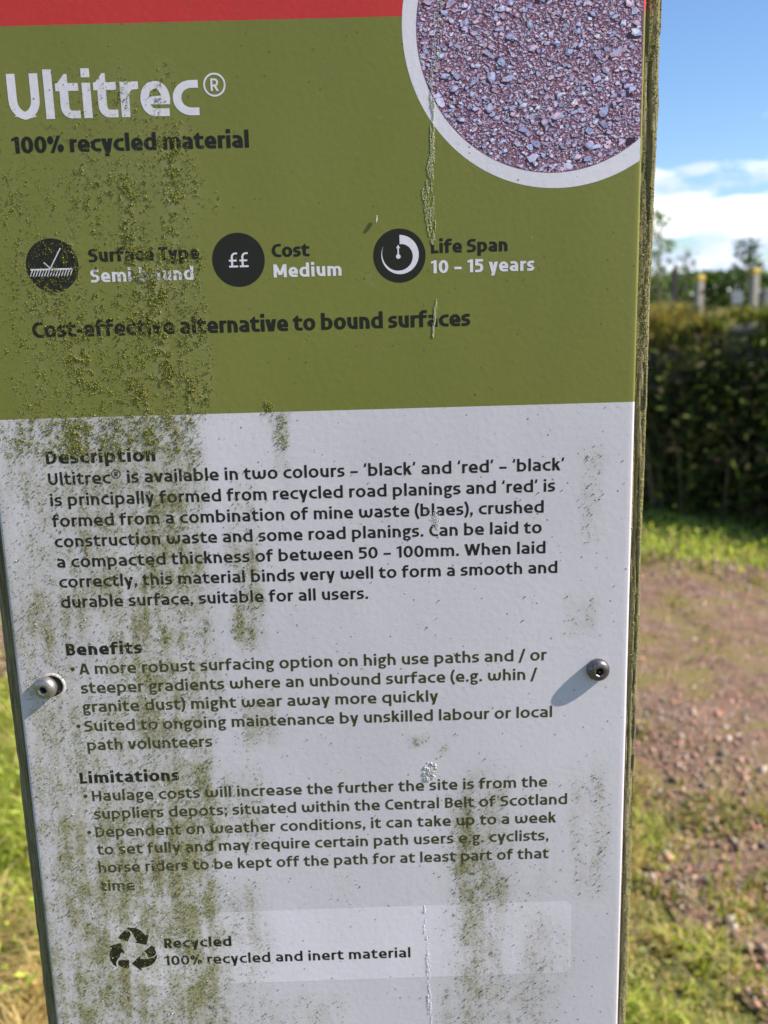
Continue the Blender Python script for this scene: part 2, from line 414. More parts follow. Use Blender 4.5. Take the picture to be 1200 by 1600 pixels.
# ---- print finish: colour under a film of algae, specks of dirt and the panel's orange-peel skin
def print_mat(name, colour, dirt=1.0, build=None, film_c=(0.105, 0.092, 0.030), film_l=(0.36, 0.325, 0.165), film_h=(0.33, 0.305, 0.175)):
    m, nt, b = material(name)
    t = N(nt, 'ShaderNodeTexCoord'); oc = t.outputs['Object']
    base = build(nt, oc) if build else colour
    g = N(nt, 'ShaderNodeAttribute', attribute_name='grime').outputs['Fac']
    fine = noise(nt, oc, 780, 3, 0.8)
    mid = noise(nt, mapping(nt, oc, (1, 1, 0.7), (2, 3, 1)), 240, 4, 0.7)
    k = mathn(nt, 'ADD', mathn(nt, 'MULTIPLY', fine, 0.70), mathn(nt, 'MULTIPLY', mid, 0.30))
    thr = mathn(nt, 'SUBTRACT', mathn(nt, 'ADD', k, mathn(nt, 'MULTIPLY', g, 0.265)), 0.600)
    film = mathn(nt, 'MULTIPLY', mathn(nt, 'MULTIPLY', thr, 5.5, True), 0.82 * dirt)
    spot = noise(nt, mapping(nt, oc, (1, 1, 1), (5, 1, 4)), 700, 3, 0.75)
    tone = noise(nt, mapping(nt, oc, (1, 1, 0.5), (8, 1, 4)), 60, 3, 0.6)
    hue = mixc(nt, ramp(nt, spot, [(0.40, 0.0), (0.58, 1.0)]), film_c, film_l)
    hue = mixc(nt, ramp(nt, tone, [(0.45, 0.0), (0.62, 0.55)]), hue, (0.13, 0.13, 0.03))
    haze_ = mathn(nt, 'MULTIPLY', mathn(nt, 'MULTIPLY', g, 1.0 * dirt, True), ramp(nt, noise(nt, mapping(nt, oc, (1, 1, 0.10), (3, 1, 6)), 170, 4, 0.65), [(0.32, 0.25), (0.62, 1.0)]))
    c = mixc(nt, haze_, base, film_h)
    c = mixc(nt, film, c, hue)
    vo = N(nt, 'ShaderNodeTexVoronoi', feature='F1', ins={'Scale': 420.0}); nt.links.new(mapping(nt, oc, (1, 0.01, 1)), vo.inputs['Vector'])
    sp = N(nt, 'ShaderNodeSeparateColor'); nt.links.new(vo.outputs['Color'], sp.inputs[0])
    speck = mathn(nt, 'MULTIPLY', mathn(nt, 'GREATER_THAN', sp.outputs[0], 0.955), mathn(nt, 'LESS_THAN', vo.outputs['Distance'], 0.22))
    c = mixc(nt, mathn(nt, 'MULTIPLY', speck, 0.65), c, (0.10, 0.085, 0.06))
    # pale scuffs and rinsed film
    sc_ = ramp(nt, noise(nt, mapping(nt, oc, (1, 1, 0.45), (9, 9, 9)), 900, 2, 0.5), [(0.73, 0.0), (0.77, 0.22)])
    c = mixc(nt, sc_, c, (0.62, 0.60, 0.55))
    fadev = noise(nt, mapping(nt, oc, (1, 1, 0.5), (7, 2, 5)), 11, 4, 0.6)
    c = mixc(nt, 1.0, c, ramp(nt, fadev, [(0.3, 0.91), (0.7, 1.07)]), 'MULTIPLY')
    nt.links.new(c, b.inputs['Base Color'])
    rg = mixc(nt, film, (0.45, 0.45, 0.45), (0.95, 0.95, 0.95))
    rg = mixc(nt, 1.0, rg, ramp(nt, noise(nt, mapping(nt, oc, (1, 1, 0.3), (1, 1, 1)), 24, 4, 0.65), [(0.3, 0.75), (0.7, 1.25)]), 'MULTIPLY')
    nt.links.new(rg, b.inputs['Roughness'])
    b.inputs['Specular IOR Level'].default_value = 0.24
    peel = noise(nt, mapping(nt, oc, (1, 0.2, 1), (4, 4, 4)), 330, 2, 0.5)
    grain = mathn(nt, 'ADD', mathn(nt, 'MULTIPLY', peel, 0.8), mathn(nt, 'MULTIPLY', film, 0.35))
    bp = N(nt, 'ShaderNodeBump', ins={'Strength': 1.0, 'Distance': 0.0001})
    nt.links.new(grain, bp.inputs['Height']); nt.links.new(bp.outputs[0], b.inputs['Normal'])
    return m

C_GREEN = (0.172, 0.181, 0.034); C_WHITE = (0.60, 0.562, 0.595); C_RED = (0.53, 0.038, 0.034)
def panel_colour(nt, oc):
    s = N(nt, 'ShaderNodeSeparateXYZ'); nt.links.new(oc, s.inputs[0])
    z = s.outputs['Z']
    fade = noise(nt, mapping(nt, oc, (3, 1, 1.4)), 3.0, 3, 0.5)
    gr = mixc(nt, ramp(nt, fade, [(0.35, 0.0), (0.65, 1.0)]), C_GREEN, (0.182, 0.184, 0.043))
    c = mixc(nt, mathn(nt, 'GREATER_THAN', z, EYE + WHITE_Z / 1000), C_WHITE, gr)
    return mixc(nt, mathn(nt, 'GREATER_THAN', z, EYE + RED_Z / 1000), c, C_RED)
M_PANEL = print_mat("printed sign panel", None, 1.0, panel_colour)
M_WHITE = print_mat("white print", (0.69, 0.65, 0.70), 0.9)
M_BLACK = print_mat("black print", (0.016, 0.016, 0.010), 0.30, film_c=(0.03, 0.028, 0.010), film_l=(0.09, 0.085, 0.03), film_h=(0.05, 0.045, 0.02))
M_OLIVE = print_mat("olive print", (0.050, 0.052, 0.013), 0.30, film_c=(0.05, 0.046, 0.014), film_l=(0.11, 0.105, 0.035), film_h=(0.07, 0.066, 0.025))
M_PALE = print_mat("pale print", (0.70, 0.655, 0.70), 1.0)
M_DISC = print_mat("dark disc print", (0.017, 0.017, 0.011), 0.35, film_c=(0.06, 0.055, 0.018), film_l=(0.11, 0.105, 0.04), film_h=(0.05, 0.05, 0.03))

# ---- panel: a 5 mm sheet with a rounded arris all round
rad, thick = 1.5, 5.0
def profile(a, b2, step):
    p = []
    for k in range(6, 0, -1):
        th = k / 6 * math.pi / 2
        p.append((a + rad - rad * math.sin(th), rad - rad * math.cos(th)))
    n = int(round((b2 - a - 2 * rad) / step))
    for k in range(n + 1):
        p.append((a + rad + (b2 - a - 2 * rad) * k / n, 0.0))
    for k in range(1, 7):
        th = k / 6 * math.pi / 2
        p.append((b2 - rad + rad * math.sin(th), rad - rad * math.cos(th)))
    return [(p[0][0], thick)] + p + [(p[-1][0], thick)]
px_ = profile(PXL, PXR, 2.0); pz_ = profile(PZB, PZT, 2.0)
gx = np.array([p[0] for p in px_]); gz = np.array([p[0] for p in pz_])
dx = np.array([p[1] for p in px_]); dz = np.array([p[1] for p in pz_])
XX, ZZ = np.meshgrid(gx, gz); DD = np.minimum(np.maximum(dx[None, :], dz[:, None]), thick)
vv = np.stack([XX / 1000 - SX, DD / 1000 - SY, EYE + ZZ / 1000], -1).reshape(-1, 3)
nx_, nz_ = len(gx), len(gz)
ii = np.arange(nz_ - 1)[:, None] * nx_ + np.arange(nx_ - 1)[None, :]
ff = np.stack([ii, ii + 1, ii + nx_ + 1, ii + nx_], -1).reshape(-1, 4)
panel = mesh_obj("sign_panel", vv, ff, M_PANEL, sign, True, {'grime': grime(XX, ZZ).ravel()})

LIFT = -0.06                                   # ink sits on the face
def flat(name, tris_xy, mat, parent=panel, y=LIFT, label=None):
    """ink: a flat mesh on the panel from (verts mm, triangles)"""
    V = np.array(tris_xy[0], float); F = np.array(tris_xy[1])
    vv = np.stack([V[:, 0] / 1000 - SX, np.full(len(V), y / 1000 - SY), EYE + V[:, 1] / 1000], 1)
    o = mesh_obj(name, vv, F, mat, parent, False, {'grime': grime(V[:, 0], V[:, 1])})
    if label: o['label'] = label
    return o
def union(polys):
    """merge overlapping outlines into one clean sheet of triangles"""
    V = []; F = []
    for p in polys:
        if len(p) < 3: continue
        a = sum(p[i][0] * p[(i + 1) % len(p)][1] - p[(i + 1) % len(p)][0] * p[i][1] for i in range(len(p)))
        if abs(a) < 1e-9: continue
        if a < 0: p = p[::-1]
        F.append(list(range(len(V), len(V) + len(p)))); V += [Vector((float(q[0]), float(q[1]))) for q in p]
    r = delaunay_2d_cdt(V, [], F, 1, 1e-4, True)
    return [(v.x, v.y) for v in r[0]], [tuple(f) for f, src in zip(r[2], r[5]) if src]

# ---- lettering: a humanist sans drawn with an oval pen (x-height 500, caps 650, ascenders 700)
XH, CAP, ASC, DSC = 500.0, 650.0, 700.0, -190.0
def pen(pts, w, h, closed=False, seg=8):
    """pts: (x, y[, corner radius or (rin, rout)[, taper]]) -> triangles of the stroke"""
    P = [(p + (0, 1.0)[len(p) - 2:])[:4] if len(p) < 4 else p for p in pts]
    line = []
    n = len(P)
    for i, (x, y, r, t) in enumerate(P):
        p = Vector((x, y))
        if r and (closed or 0 < i < n - 1):
            a = Vector(P[i - 1][:2]); c = Vector(P[(i + 1) % n][:2])
            rin, rout = r if isinstance(r, tuple) else (r, r)
            d1 = (a - p); d2 = (c - p)
            A = p + d1.normalized() * min(rin, d1.length); B = p + d2.normalized() * min(rout, d2.length)
            kk = 0.43
            for s in range(seg + 1):
                u = s / seg
                c1 = A.lerp(p, 1 - kk); c2 = B.lerp(p, 1 - kk)
                q = A * (1 - u) ** 3 + c1 * 3 * u * (1 - u) ** 2 + c2 * 3 * u * u * (1 - u) + B * u ** 3
                line.append((q, t))
        else:
            line.append((p, t))
    L = [line[0]]
    for q in line[1:]:
        if (q[0] - L[-1][0]).length > 0.5: L.append(q)
    if closed and (L[0][0] - L[-1][0]).length < 0.5: L.pop()
    m_ = len(L); lft = []; rgt = []
    for i in range(m_):
        p, t = L[i]
        pa = L[i - 1][0] if (i > 0 or closed) else None
        pb = L[(i + 1) % m_][0] if (i < m_ - 1 or closed) else None
        d1 = (p - pa).normalized() if pa is not None else None
        d2 = (pb - p).normalized() if pb is not None else None
        if d1 is None: d1 = d2
        if d2 is None: d2 = d1
        tg = (d1 + d2)
        tg = tg.normalized() if tg.length > 1e-6 else d1
        nn_ = Vector((-tg.y, tg.x))
        cs = max(0.5, abs(nn_.dot(Vector((-d1.y, d1.x)))))
        hw = math.sqrt((nn_.x * w / 2) ** 2 + (nn_.y * h / 2) ** 2) * t / cs
        lft.append(p + nn_ * hw); rgt.append(p - nn_ * hw)
    out = []
    for i in range(m_ if closed else m_ - 1):
        j = (i + 1) % m_
        out.append([rgt[i], rgt[j], lft[j]]); out.append([rgt[i], lft[j], lft[i]])
    return out
def diag(xa, ya, xb, yb, hw):                  # slanted bar with level ends
    return [[(xa - hw / 2, ya), (xa + hw / 2, ya), (xb + hw / 2, yb), (xb - hw / 2, yb)]]

def glyph(ch, w):
    """-> (advance, list of polygons)"""
    h = w * (0.86 - max(0, w - 112) * 0.0024); s = w / 2; k = h / 2
    e = (w - 110) * 0.35                        # heavier letters grow a little wider
    T = []
    def st(*pts, closed=False, ww=w, hh=h): T.extend(pen(list(pts), ww, hh, closed))
    def bowl(x0, x1, y0, y1, rl=None, rr_=None):
        cx = (x0 + x1) / 2; cy = (y0 + y1) / 2; hx = (x1 - x0) / 2 - s; hy = (y1 - y0) / 2 - k
        L_ = (hy, hx) if rl is None else rl; L2 = (hx, hy) if rl is None else (rl[1], rl[0])
        st((x0 + s, y1 - k, L2), (x0 + s, y0 + k, L_), (x1 - s, y0 + k, (hx, hy)), (x1 - s, y1 - k, (hy, hx)), closed=True)
    if ch == ' ': return 215, []
    if ch in 'nhmu':
        l = 50; x1 = l + 425 + e
        if ch == 'm':
            mid = l + 345 + e * 0.8; x1 = l + 690 + e * 2
            st((l + s, 0), (l + s, XH))
            for a, b2 in ((l + s, mid), (mid, x1 - s)):
                st((a, XH * 0.60, 0, 0.55), (a, XH - k, (XH * .3, (b2 - a) * .55), 0.86), (b2, XH - k, ((b2 - a) * .5, XH * .34)), (b2, 0))
            return x1 + 50, T
        if ch == 'u':
            st((x1 - s, XH), (x1 - s, 0))
            st((x1 - s, XH * .42, 0, .55), (x1 - s, k, (XH * .3, 190), .86), (l + s, k, (190, XH * .42)), (l + s, XH))
        else:
            st((l + s, 0), (l + s, ASC if ch == 'h' else XH))
            st((l + s, XH * .58, 0, .55), (l + s, XH - k, (XH * .3, 190), .86), (x1 - s, XH - k, (190, XH * .42)), (x1 - s, 0))
        return x1 + 50, T
    if ch == 'r':
        l = 50
        st((l + s, 0), (l + s, XH)); st((l + s, XH * .55, 0, .55), (l + s, XH - k, (XH * .35, 150)), (l + 285 + e, XH - k))
        return l + 295 + e, T
    if ch in 'il':
        l = 50; st((l + s, 0), (l + s, XH if ch == 'i' else ASC))
        if ch == 'i': T.append([(l, XH + 75), (l + w, XH + 75), (l + w, XH + 75 + w * .92), (l, XH + 75 + w * .92)])
        return l + w + 50, T
    if ch in 'bdpq':
        W_ = 490 + e; l = 45
        if ch in 'bp':
            bowl(l, l + W_ - 10, 0, XH, (95, 120)); x = l + s
        else:
            l = 35
            b2 = []
            hx = (W_ - 10) / 2 - s; hy = XH / 2 - k
            st((l + s, XH - k, (hx, hy)), (l + s, k, (hy, hx)), (l + W_ - s, k, (120, 95)), (l + W_ - s, XH - k, (95, 120)), closed=True); x = l + W_ - s
        st((x, 0 if ch in 'bd' else DSC), (x, ASC if ch in 'bd' else XH))
        return l + W_ + (35 if ch in 'bp' else 45), T
    if ch == 'o':
        bowl(32, 32 + 505 + e, -6, XH + 6); return 32 + 505 + e + 32, T
    if ch == 'c':
        x0 = 32; x1 = 32 + 405 + e
        st((x1, XH - k), (x0 + s, XH - k, (235, XH / 2 - k)), (x0 + s, k, (XH / 2 - k, 235)), (x1, k)); return x1 + 26, T
    if ch == 'e':
        x0 = 32; x1 = 32 + 465 + e
        hx = (x1 - x0) / 2 - s
        st((x0 + s, XH * .455), (x1 - s, XH * .455), (x1 - s, XH - k, (XH * .4, hx)), (x0 + s, XH - k, (hx, XH / 2 - k)), (x0 + s, k, (XH / 2 - k, hx)), (x1 - 22, k))
        return x1 + 30, T
    if ch == 'a':
        x0 = 30; x1 = 30 + 420 + e
        st((x0 + 48, XH - k), (x1 - s, XH - k, (150, 150)), (x1 - s, 0))
        yb = XH * .60 - k
        st((x1 - s, yb), (x0 + s, yb, (140, (yb - k) / 2)), (x0 + s, k, ((yb - k) / 2, 140)), (x1 - s, k))
        return x1 + 50, T
    if ch == 's':
        x0 = 26; x1 = 26 + 370 + e * .8; mdl = XH / 2; r = (XH / 2 - k) / 2
        st((x1 - 22, XH - k), (x0 + s, XH - k, (130, r)), (x0 + s, mdl, (r, 120)), (x1 - s, mdl, (120, r)), (x1 - s, k, (r, 130)), (x0 + 6, k))
        return x1 + 28, T
    if ch == 't':
        x0 = 14; xs = x0 + 62 + s; x1 = xs + s + 165 + e * .5
        st((xs, XH), (xs, k, (120, 110)), (x1, k)); st((x0, XH - k), (x1 - 5, XH - k))
        T.append([(x0, XH - h), (xs + s, XH - h), (xs + s, XH + 128), (xs + s - w * .35, XH + 128), (x0, XH - h * .35)])
        return x1 + 22, T
    if ch == 'f':
        x0 = 12; xs = x0 + 68 + s; x1 = xs + s + 160 + e * .5
        st((x1, ASC - k), (xs, ASC - k, (105, 120)), (xs, 0)); st((x0, XH - k), (x1 - 12, XH - k))
        return x1 + 8, T
    if ch == 'k':
        l = 50
        st((l + s, 0), (l + s, ASC)); x1 = l + 415 + e
        T.extend(diag(l + w * .9, XH * .50, x1 - w * .66, XH, w * 1.22)); T.extend(diag(l + w * 1.5, XH * .62, x1 - w * .52, 0, w * 1.24))
        T.append([(l + s, XH * .40), (l + w * 1.6, XH * .40), (l + w * 1.6, XH * .58), (l + s, XH * .58)])
        return x1 + 12, T
    if ch in 'vy':
        x0 = 12; x1 = x0 + 455 + e; mx = (x0 + x1) / 2; q = w * 1.10
        if ch == 'v':
            T.extend(diag(x0 + q / 2, XH, mx - q * .14, 0, q)); T.extend(diag(x1 - q / 2, XH, mx + q * .14, 0, q))
        else:
            T.extend(diag(x0 + q / 2, XH, mx - q * .05, 0, q)); T.extend(diag(x1 - q / 2, XH, x0 + 118 + q / 2, DSC, q))
        return x1 + 12, T
    if ch == 'w':
        l = 46; mid = l + 350 + e; x1 = l + 700 + e * 2
        st((l + s, XH), (l + s, k, (XH * .42, 165)), (mid, k, (165, XH * .42)), (mid, XH * .86))
        st((mid, XH * .86), (mid, k, (XH * .42, 165)), (x1 - s, k, (165, XH * .42)), (x1 - s, XH))
        return x1 + 46, T
    if ch == 'g':
        x0 = 32; x1 = x0 + 430 + e; r = x1 - 45
        bowl(x0 + 10, r, XH * .30, XH)
        st(((x0 + r) / 2, XH - k), (x1 + 12, XH - k))
        hy = (XH * .16 - DSC) / 2 - k * 1.0
        st((x0 + s + 30, XH * .40), (x0 + s + 8, XH * .12, 60), (x0 + 120, XH * .12 - k * .2), hh=h * .8, ww=w * .8)
        y1 = XH * .15; y0 = DSC - 18
        hx = (x1 - x0) / 2 - s; hy = (y1 - y0) / 2 - k * .85
        st((x0 + s, y1 - k, (hx, hy)), (x0 + s, y0 + k, (hy, hx)), (x1 - s, y0 + k, (hx, hy)), (x1 - s, y1 - k, (hy, hx)), closed=True, hh=h * .85, ww=w * .9)
        return x1 + 18, T
    # capitals
    if ch == 'U':
        l = 52; x1 = l + 490 + e
        st((l + s, CAP), (l + s, k - 6, (230, 230)), (x1 - s, k - 6, (230, 230)), (x1 - s, CAP)); return x1 + 52, T
    if ch == 'D':
        l = 56; x1 = l + 510 + e
        st((l + s, k), (x1 - s, k, (260, CAP / 2 - k)), (x1 - s, CAP - k, (CAP / 2 - k, 260)), (l + s, CAP - k), closed=True); return x1 + 34, T
    if ch == 'B':
        l = 56; x1 = l + 440 + e; md = CAP * .52; r1 = (CAP - md) / 2 - k * .5; r2 = md / 2 - k * .5
        st((l + s, 0), (l + s, CAP))
        st((l + s, CAP - k), (x1 - s - 22, CAP - k, (130, r1)), (x1 - s - 22, md, (r1, 130)), (l + s, md))
        st((l + s, md), (x1 - s, md, (140, r2)), (x1 - s, k, (r2, 140)), (l + s, k)); return x1 + 32, T
    if ch == 'R':
        l = 56; x1 = l + 440 + e; md = CAP * .44; r1 = (CAP - md) / 2 - k * .5
        st((l + s, 0), (l + s, CAP))
        st((l + s, CAP - k), (x1 - s - 10, CAP - k, (140, r1)), (x1 - s - 10, md, (r1, 140)), (l + s, md))
        T.extend(diag(l + 215, md + k * .5, x1 - w * .5, 0, w * 1.16)); return x1 + 22, T
    if ch == 'S':
        x0 = 30; x1 = x0 + 440 + e; md = CAP * .51; r1 = (CAP - k - md) / 2; r2 = (md - k) / 2
        st((x1 - 24, CAP - k), (x0 + s, CAP - k, (160, r1)), (x0 + s, md, (r1, 150)), (x1 - s, md, (150, r2)), (x1 - s, k, (r2, 160)), (x0 + 4, k)); return x1 + 32, T
    if ch == 'C':
        x0 = 34; x1 = x0 + 455 + e
        st((x1, CAP - k), (x0 + s, CAP - k, (250, CAP / 2 - k)), (x0 + s, k, (CAP / 2 - k, 250)), (x1, k)); return x1 + 26, T
    if ch == 'L':
        l = 56; x1 = l + 360 + e
        st((l + s, CAP), (l + s, k), (x1, k)); return x1 + 18, T
    if ch == 'T':
        x0 = 12; x1 = x0 + 450 + e
        st((x0, CAP - k), (x1, CAP - k)); st(((x0 + x1) / 2, CAP - k), ((x0 + x1) / 2, 0)); return x1 + 12, T
    if ch == 'H':
        l = 56; x1 = l + 500 + e
        st((l + s, 0), (l + s, CAP)); st((x1 - s, 0), (x1 - s, CAP)); st((l + s, CAP * .52), (x1 - s, CAP * .52)); return x1 + 56, T
    if ch == 'M':
        l = 52; x1 = l + 640 + e * 2; mx = (l + x1) / 2
        st((l + s, 0), (l + s, CAP)); st((x1 - s, 0), (x1 - s, CAP))
        T.extend(diag(l + w * .55, CAP, mx, CAP * .18, w * 1.05)); T.extend(diag(x1 - w * .55, CAP, mx, CAP * .18, w * 1.05)); return x1 + 52, T
    if ch == 'A':
        x0 = 8; x1 = x0 + 540 + e; mx = (x0 + x1) / 2; q = w * 1.08
        T.extend(diag(mx - q * .2, CAP, x0 + q / 2, 0, q)); T.extend(diag(mx + q * .2, CAP, x1 - q / 2, 0, q))
        st((x0 + 130, CAP * .27), (x1 - 130, CAP * .27)); return x1 + 8, T
    if ch == 'W':
        x0 = 10; x1 = x0 + 830 + e * 2; q = w * 1.08; W4 = (x1 - x0 - q) / 4
        xs = [x0 + q / 2 + i * W4 for i in range(5)]
        for i in range(4):
            T.extend(diag(xs[i], CAP if i % 2 == 0 else 0, xs[i + 1], 0 if i % 2 == 0 else CAP, q))
        return x1 + 10, T
    # figures and points
    if ch == '0':
        x0 = 32; x1 = x0 + 480 + e; hx = (x1 - x0) / 2 - s; hy = CAP / 2 - k
        st((x0 + s, CAP - k, (hx, hy)), (x0 + s, k, (hy, hx)), (x1 - s, k, (hx, hy)), (x1 - s, CAP - k, (hy, hx)), closed=True); return x1 + 32, T
    if ch == '1':
        x0 = 30; xs = x0 + 130 + s
        st((xs, 0), (xs, CAP)); T.append([(x0, CAP - 75 - h * .75), (x0, CAP - 75 + h * .1), (xs, CAP), (xs + s, CAP), (xs, CAP - h * .95)]); return xs + s + 60, T
    if ch == '5':
        x0 = 40; x1 = x0 + 400 + e; md = CAP * .60; r = (md - k) / 2
        st((x1 - 14, CAP - k), (x0 + s, CAP - k), (x0 + s, md)); st((x0 + s - s, md), (x1 - s, md, (150, r)), (x1 - s, k, (r, 150)), (x0 - 6, k)); return x1 + 34, T
    if ch == '%':
        q = w * .78
        for x0, y0 in ((24, CAP - 330), (430, 0)):
            W_, H_ = 250 + e * .4, 330
            hx = W_ / 2 - q / 2; hy = H_ / 2 - q / 2
            st((x0 + q / 2, y0 + H_ - q / 2, (hx, hy)), (x0 + q / 2, y0 + q / 2, (hy, hx)), (x0 + W_ - q / 2, y0 + q / 2, (hx, hy)), (x0 + W_ - q / 2, y0 + H_ - q / 2, (hy, hx)), closed=True, ww=q, hh=q * .86)
        T.extend(diag(200, -10, 510, CAP + 10, q * 1.1)); return 430 + 250 + e * .4 + 26, T
    if ch == '£':
        xs = 120 + s; x1 = 430
        st((x1 - 16, CAP - k), (xs, CAP - k, (170, 170)), (xs, k)); st((28, k), (x1, k)); st((28, CAP * .46), (x1 - 50, CAP * .46)); return x1 + 36, T
    if ch in '–-':
        L_ = 380 if ch == '–' else 230; y = 235
        st((35, y), (35 + L_, y)); return L_ + 70, T
    if ch in '.,;':
        l = 44; q = w * 1.02
        T.append([(l, 0), (l + q, 0), (l + q, q), (l, q)])
        if ch in ',;': T.append([(l + q * .25, 2), (l + q, 2), (l + q * .45, -120), (l, -120)])
        if ch == ';': T.append([(l, 330), (l + q, 330), (l + q, 330 + q), (l, 330 + q)])
        return l + q + 44, T
    if ch == '’': T.extend(diag(60 + w * .5, ASC, 28 + w * .4, ASC - 200, w * .8)); return w + 78, T
    if ch == '‘': T.extend(diag(70 + w * .4, ASC, 28 + w * .45, ASC - 200, w * .85)); T[-1] = [(28, ASC - 200), (28 + w * .95, ASC - 200), (60 + w * .9, ASC), (55 + w * .3, ASC)]; return w + 78, T
    if ch == '/': T.extend(diag(40, -110, 300, CAP + 70, w * .98)); return 345, T
    if ch in '()':
        sg = 1 if ch == '(' else -1; c0 = 210 if ch == '(' else 45
        T.extend(pen([(c0 - sg * 135 * (1 - (2 * i / 12 - 1) ** 2), CAP + 85 - (CAP + 225) * i / 12) for i in range(13)], w * .95, h * .8)); return 255, T
    if ch == '®':
        ring = [(260 + 225 * math.cos(i * math.pi / 24), 500 + 225 * math.sin(i * math.pi / 24)) for i in range(48)]
        T.extend(pen(ring, 46, 46, True, 2))
        for p in glyph('R', w * 1.05)[1]: T.append([(q[0] * .40 + 155, q[1] * .40 + 372) for q in p])
        return 530, T
    raise KeyError(ch)

_cache = {}
def glyph_sheet(ch, w):
    key = (ch, w)
    if key not in _cache:
        adv, polys = glyph(ch, w)
        _cache[key] = (adv, *(union(polys) if polys else ([], [])))
    return _cache[key]
def set_line(txt, x0, x1, z, xh, w):
    """one line of type fitted between x0 and x1 (mm); spacing takes up the slack"""
    sc = xh / XH
    g = [glyph_sheet(c, w) for c in txt]
    lo = min(v[0] for v in g[0][1]); last = max(v[0] for v in g[-1][1])
    nat = sum(a[0] for a in g[:-1]) + last - lo
    gap = ((x1 - x0) / sc - nat) / max(1, len(txt) - 1)
    hs = 1.0
    if abs(gap) > 18:                          # beyond that, let the letters themselves widen or narrow
        g2 = math.copysign(18, gap); hs = ((x1 - x0) / sc - g2 * (len(txt) - 1)) / nat; gap = g2
    V = []; F = []; cx = -lo * hs
    for a, v, f in g:
        b0 = len(V)
        V += [(x0 + (cx + p[0] * hs) * sc, z + p[1] * sc) for p in v]
        F += [tuple(i + b0 for i in t_) for t_ in f]
        cx += a * hs + gap
    return V, F, gap, hs
STYLES = {'T': (14.3, 138), 'S': (5.3, 174), 'I': (4.35, 172), 'J': (4.35, 162), 'C': (5.4, 170), 'H': (4.6, 170),
          'D': (4.36, 131), 'B': (4.36, 126), 'R': (4.35, 164), 'Q': (4.35, 140)}
groups = {}
def add_lines(key, rows):
    V = []; F = []
    for st_, txt, a, b2, z0, z1 in rows:
        xh, w = STYLES[st_]
        v, f, gap, hs = set_line(txt, a, b2, (z0 + z1) / 2, xh, w)
        b0 = len(V); V += v; F += [tuple(i + b0 for i in t_) for t_ in f]
        print(f"type {st_} gap {gap:.1f} hs {hs:.3f} {txt[:24]}")
    return V, F
def merge(*parts):
    V = []; F = []
    for v, f in parts:
        b0 = len(V); V += list(v); F += [tuple(i + b0 for i in t_) for t_ in f]
    return V, F
def disc(cx, cz, r, n=96):
    return [(cx + r * math.cos(2 * math.pi * i / n), cz + r * math.sin(2 * math.pi * i / n)) for i in range(n)]
def fan(poly):
    return poly, [(0, i, i + 1) for i in range(1, len(poly) - 1)]
def fan_c(cx, cz, r, n=96, rings=10):
    V = [(cx, cz)]; F = []
    for q in range(1, rings + 1):
        V += disc(cx, cz, r * q / rings, n)
    for i in range(n): F.append((0, 1 + i, 1 + (i + 1) % n))
    for q in range(rings - 1):
        a = 1 + q * n
        for i in range(n):
            j = (i + 1) % n
            F += [(a + i, a + n + i, a + n + j), (a + i, a + n + j, a + j)]
    return V, F

LN = LINES
# title with its ringed R
tv = add_lines('t', LN[0:1])
ring = [(-64.17 + 4.45 * math.cos(i * math.pi / 32), 93.83 + 4.45 * math.sin(i * math.pi / 32)) for i in range(64)]
rp = pen(ring, 0.78, 0.78, True, 2)
rp += [[(q[0] * .0078 - 64.17 - 2.15, q[1] * .0078 + 93.83 - 2.55) for q in p] for p in glyph('R', 118)[1]]
flat("title_lettering", merge(tv, union(rp)), M_WHITE, label="large white title lettering with a ringed R")
flat("subtitle_lettering", add_lines('s', LN[1:2]), M_BLACK, label="bold black line under the title")
for i, j in ((2, 3), (4, 5), (6, 7)):
    flat("icon_caption", add_lines('i', LN[i:i + 1]), M_BLACK)
    flat("icon_value", add_lines('j', LN[j:j + 1]), M_WHITE)
flat("slogan_lettering", add_lines('c', LN[8:9]), M_BLACK)
for hd, a, b2 in ((9, 10, 17), (17, 18, 23), (23, 24, 30)):
    flat("heading_lettering", add_lines('h', LN[hd:hd + 1]), M_BLACK)
    body = add_lines('d', LN[a:b2])
    if hd > 9:
        for bx, bz in (((-150.3, -171.0), (-150.3, -201.0)) if hd == 17 else ((-150.3, -238.9), (-150.3, -259.0))):
            body = merge(body, fan(disc(bx, bz, 1.0, 20)))
    flat("paragraph_lettering", body, M_BLACK if hd == 9 else M_OLIVE)

# pale box with rounded corners, recycling mark and its caption
def rrect(x0, x1, z0, z1, r, n=8):
    o = []
    for cx, cz, a0 in ((x1 - r, z1 - r, 0), (x0 + r, z1 - r, 90), (x0 + r, z0 + r, 180), (x1 - r, z0 + r, 270)):
        for i in range(n + 1):
            a = R(a0 + 90 * i / n); o.append((cx + r * math.cos(a), cz + r * math.sin(a)))
    return o
def dense(poly, x0, x1, z0, z1, step):         # give a big print area enough points to carry the grime
    q_ = []
    for i, p in enumerate(poly):
        p2 = poly[(i + 1) % len(poly)]; k_ = max(1, int(math.hypot(p2[0] - p[0], p2[1] - p[1]) / step))
        q_ += [(p[0] + (p2[0] - p[0]) * j / k_, p[1] + (p2[1] - p[1]) * j / k_) for j in range(k_)]
    V = [Vector(p) for p in q_]; n = len(V)
    for x in np.arange(x0 + step, x1 - step * .5, step):
        for z in np.arange(z0 + step, z1 - step * .5, step):
            V.append(Vector((float(x), float(z))))
    r = delaunay_2d_cdt(V, [], [list(range(n))], 1, 1e-4, True)
    return [(v.x, v.y) for v in r[0]], [tuple(f) for f, src in zip(r[2], r[5]) if src]
bx = (-149.8, 96.0, -349.6, -307.0)
flat("caption_box", dense(rrect(*bx, 4.5), *bx, 3.0), M_PALE, y=-0.03)
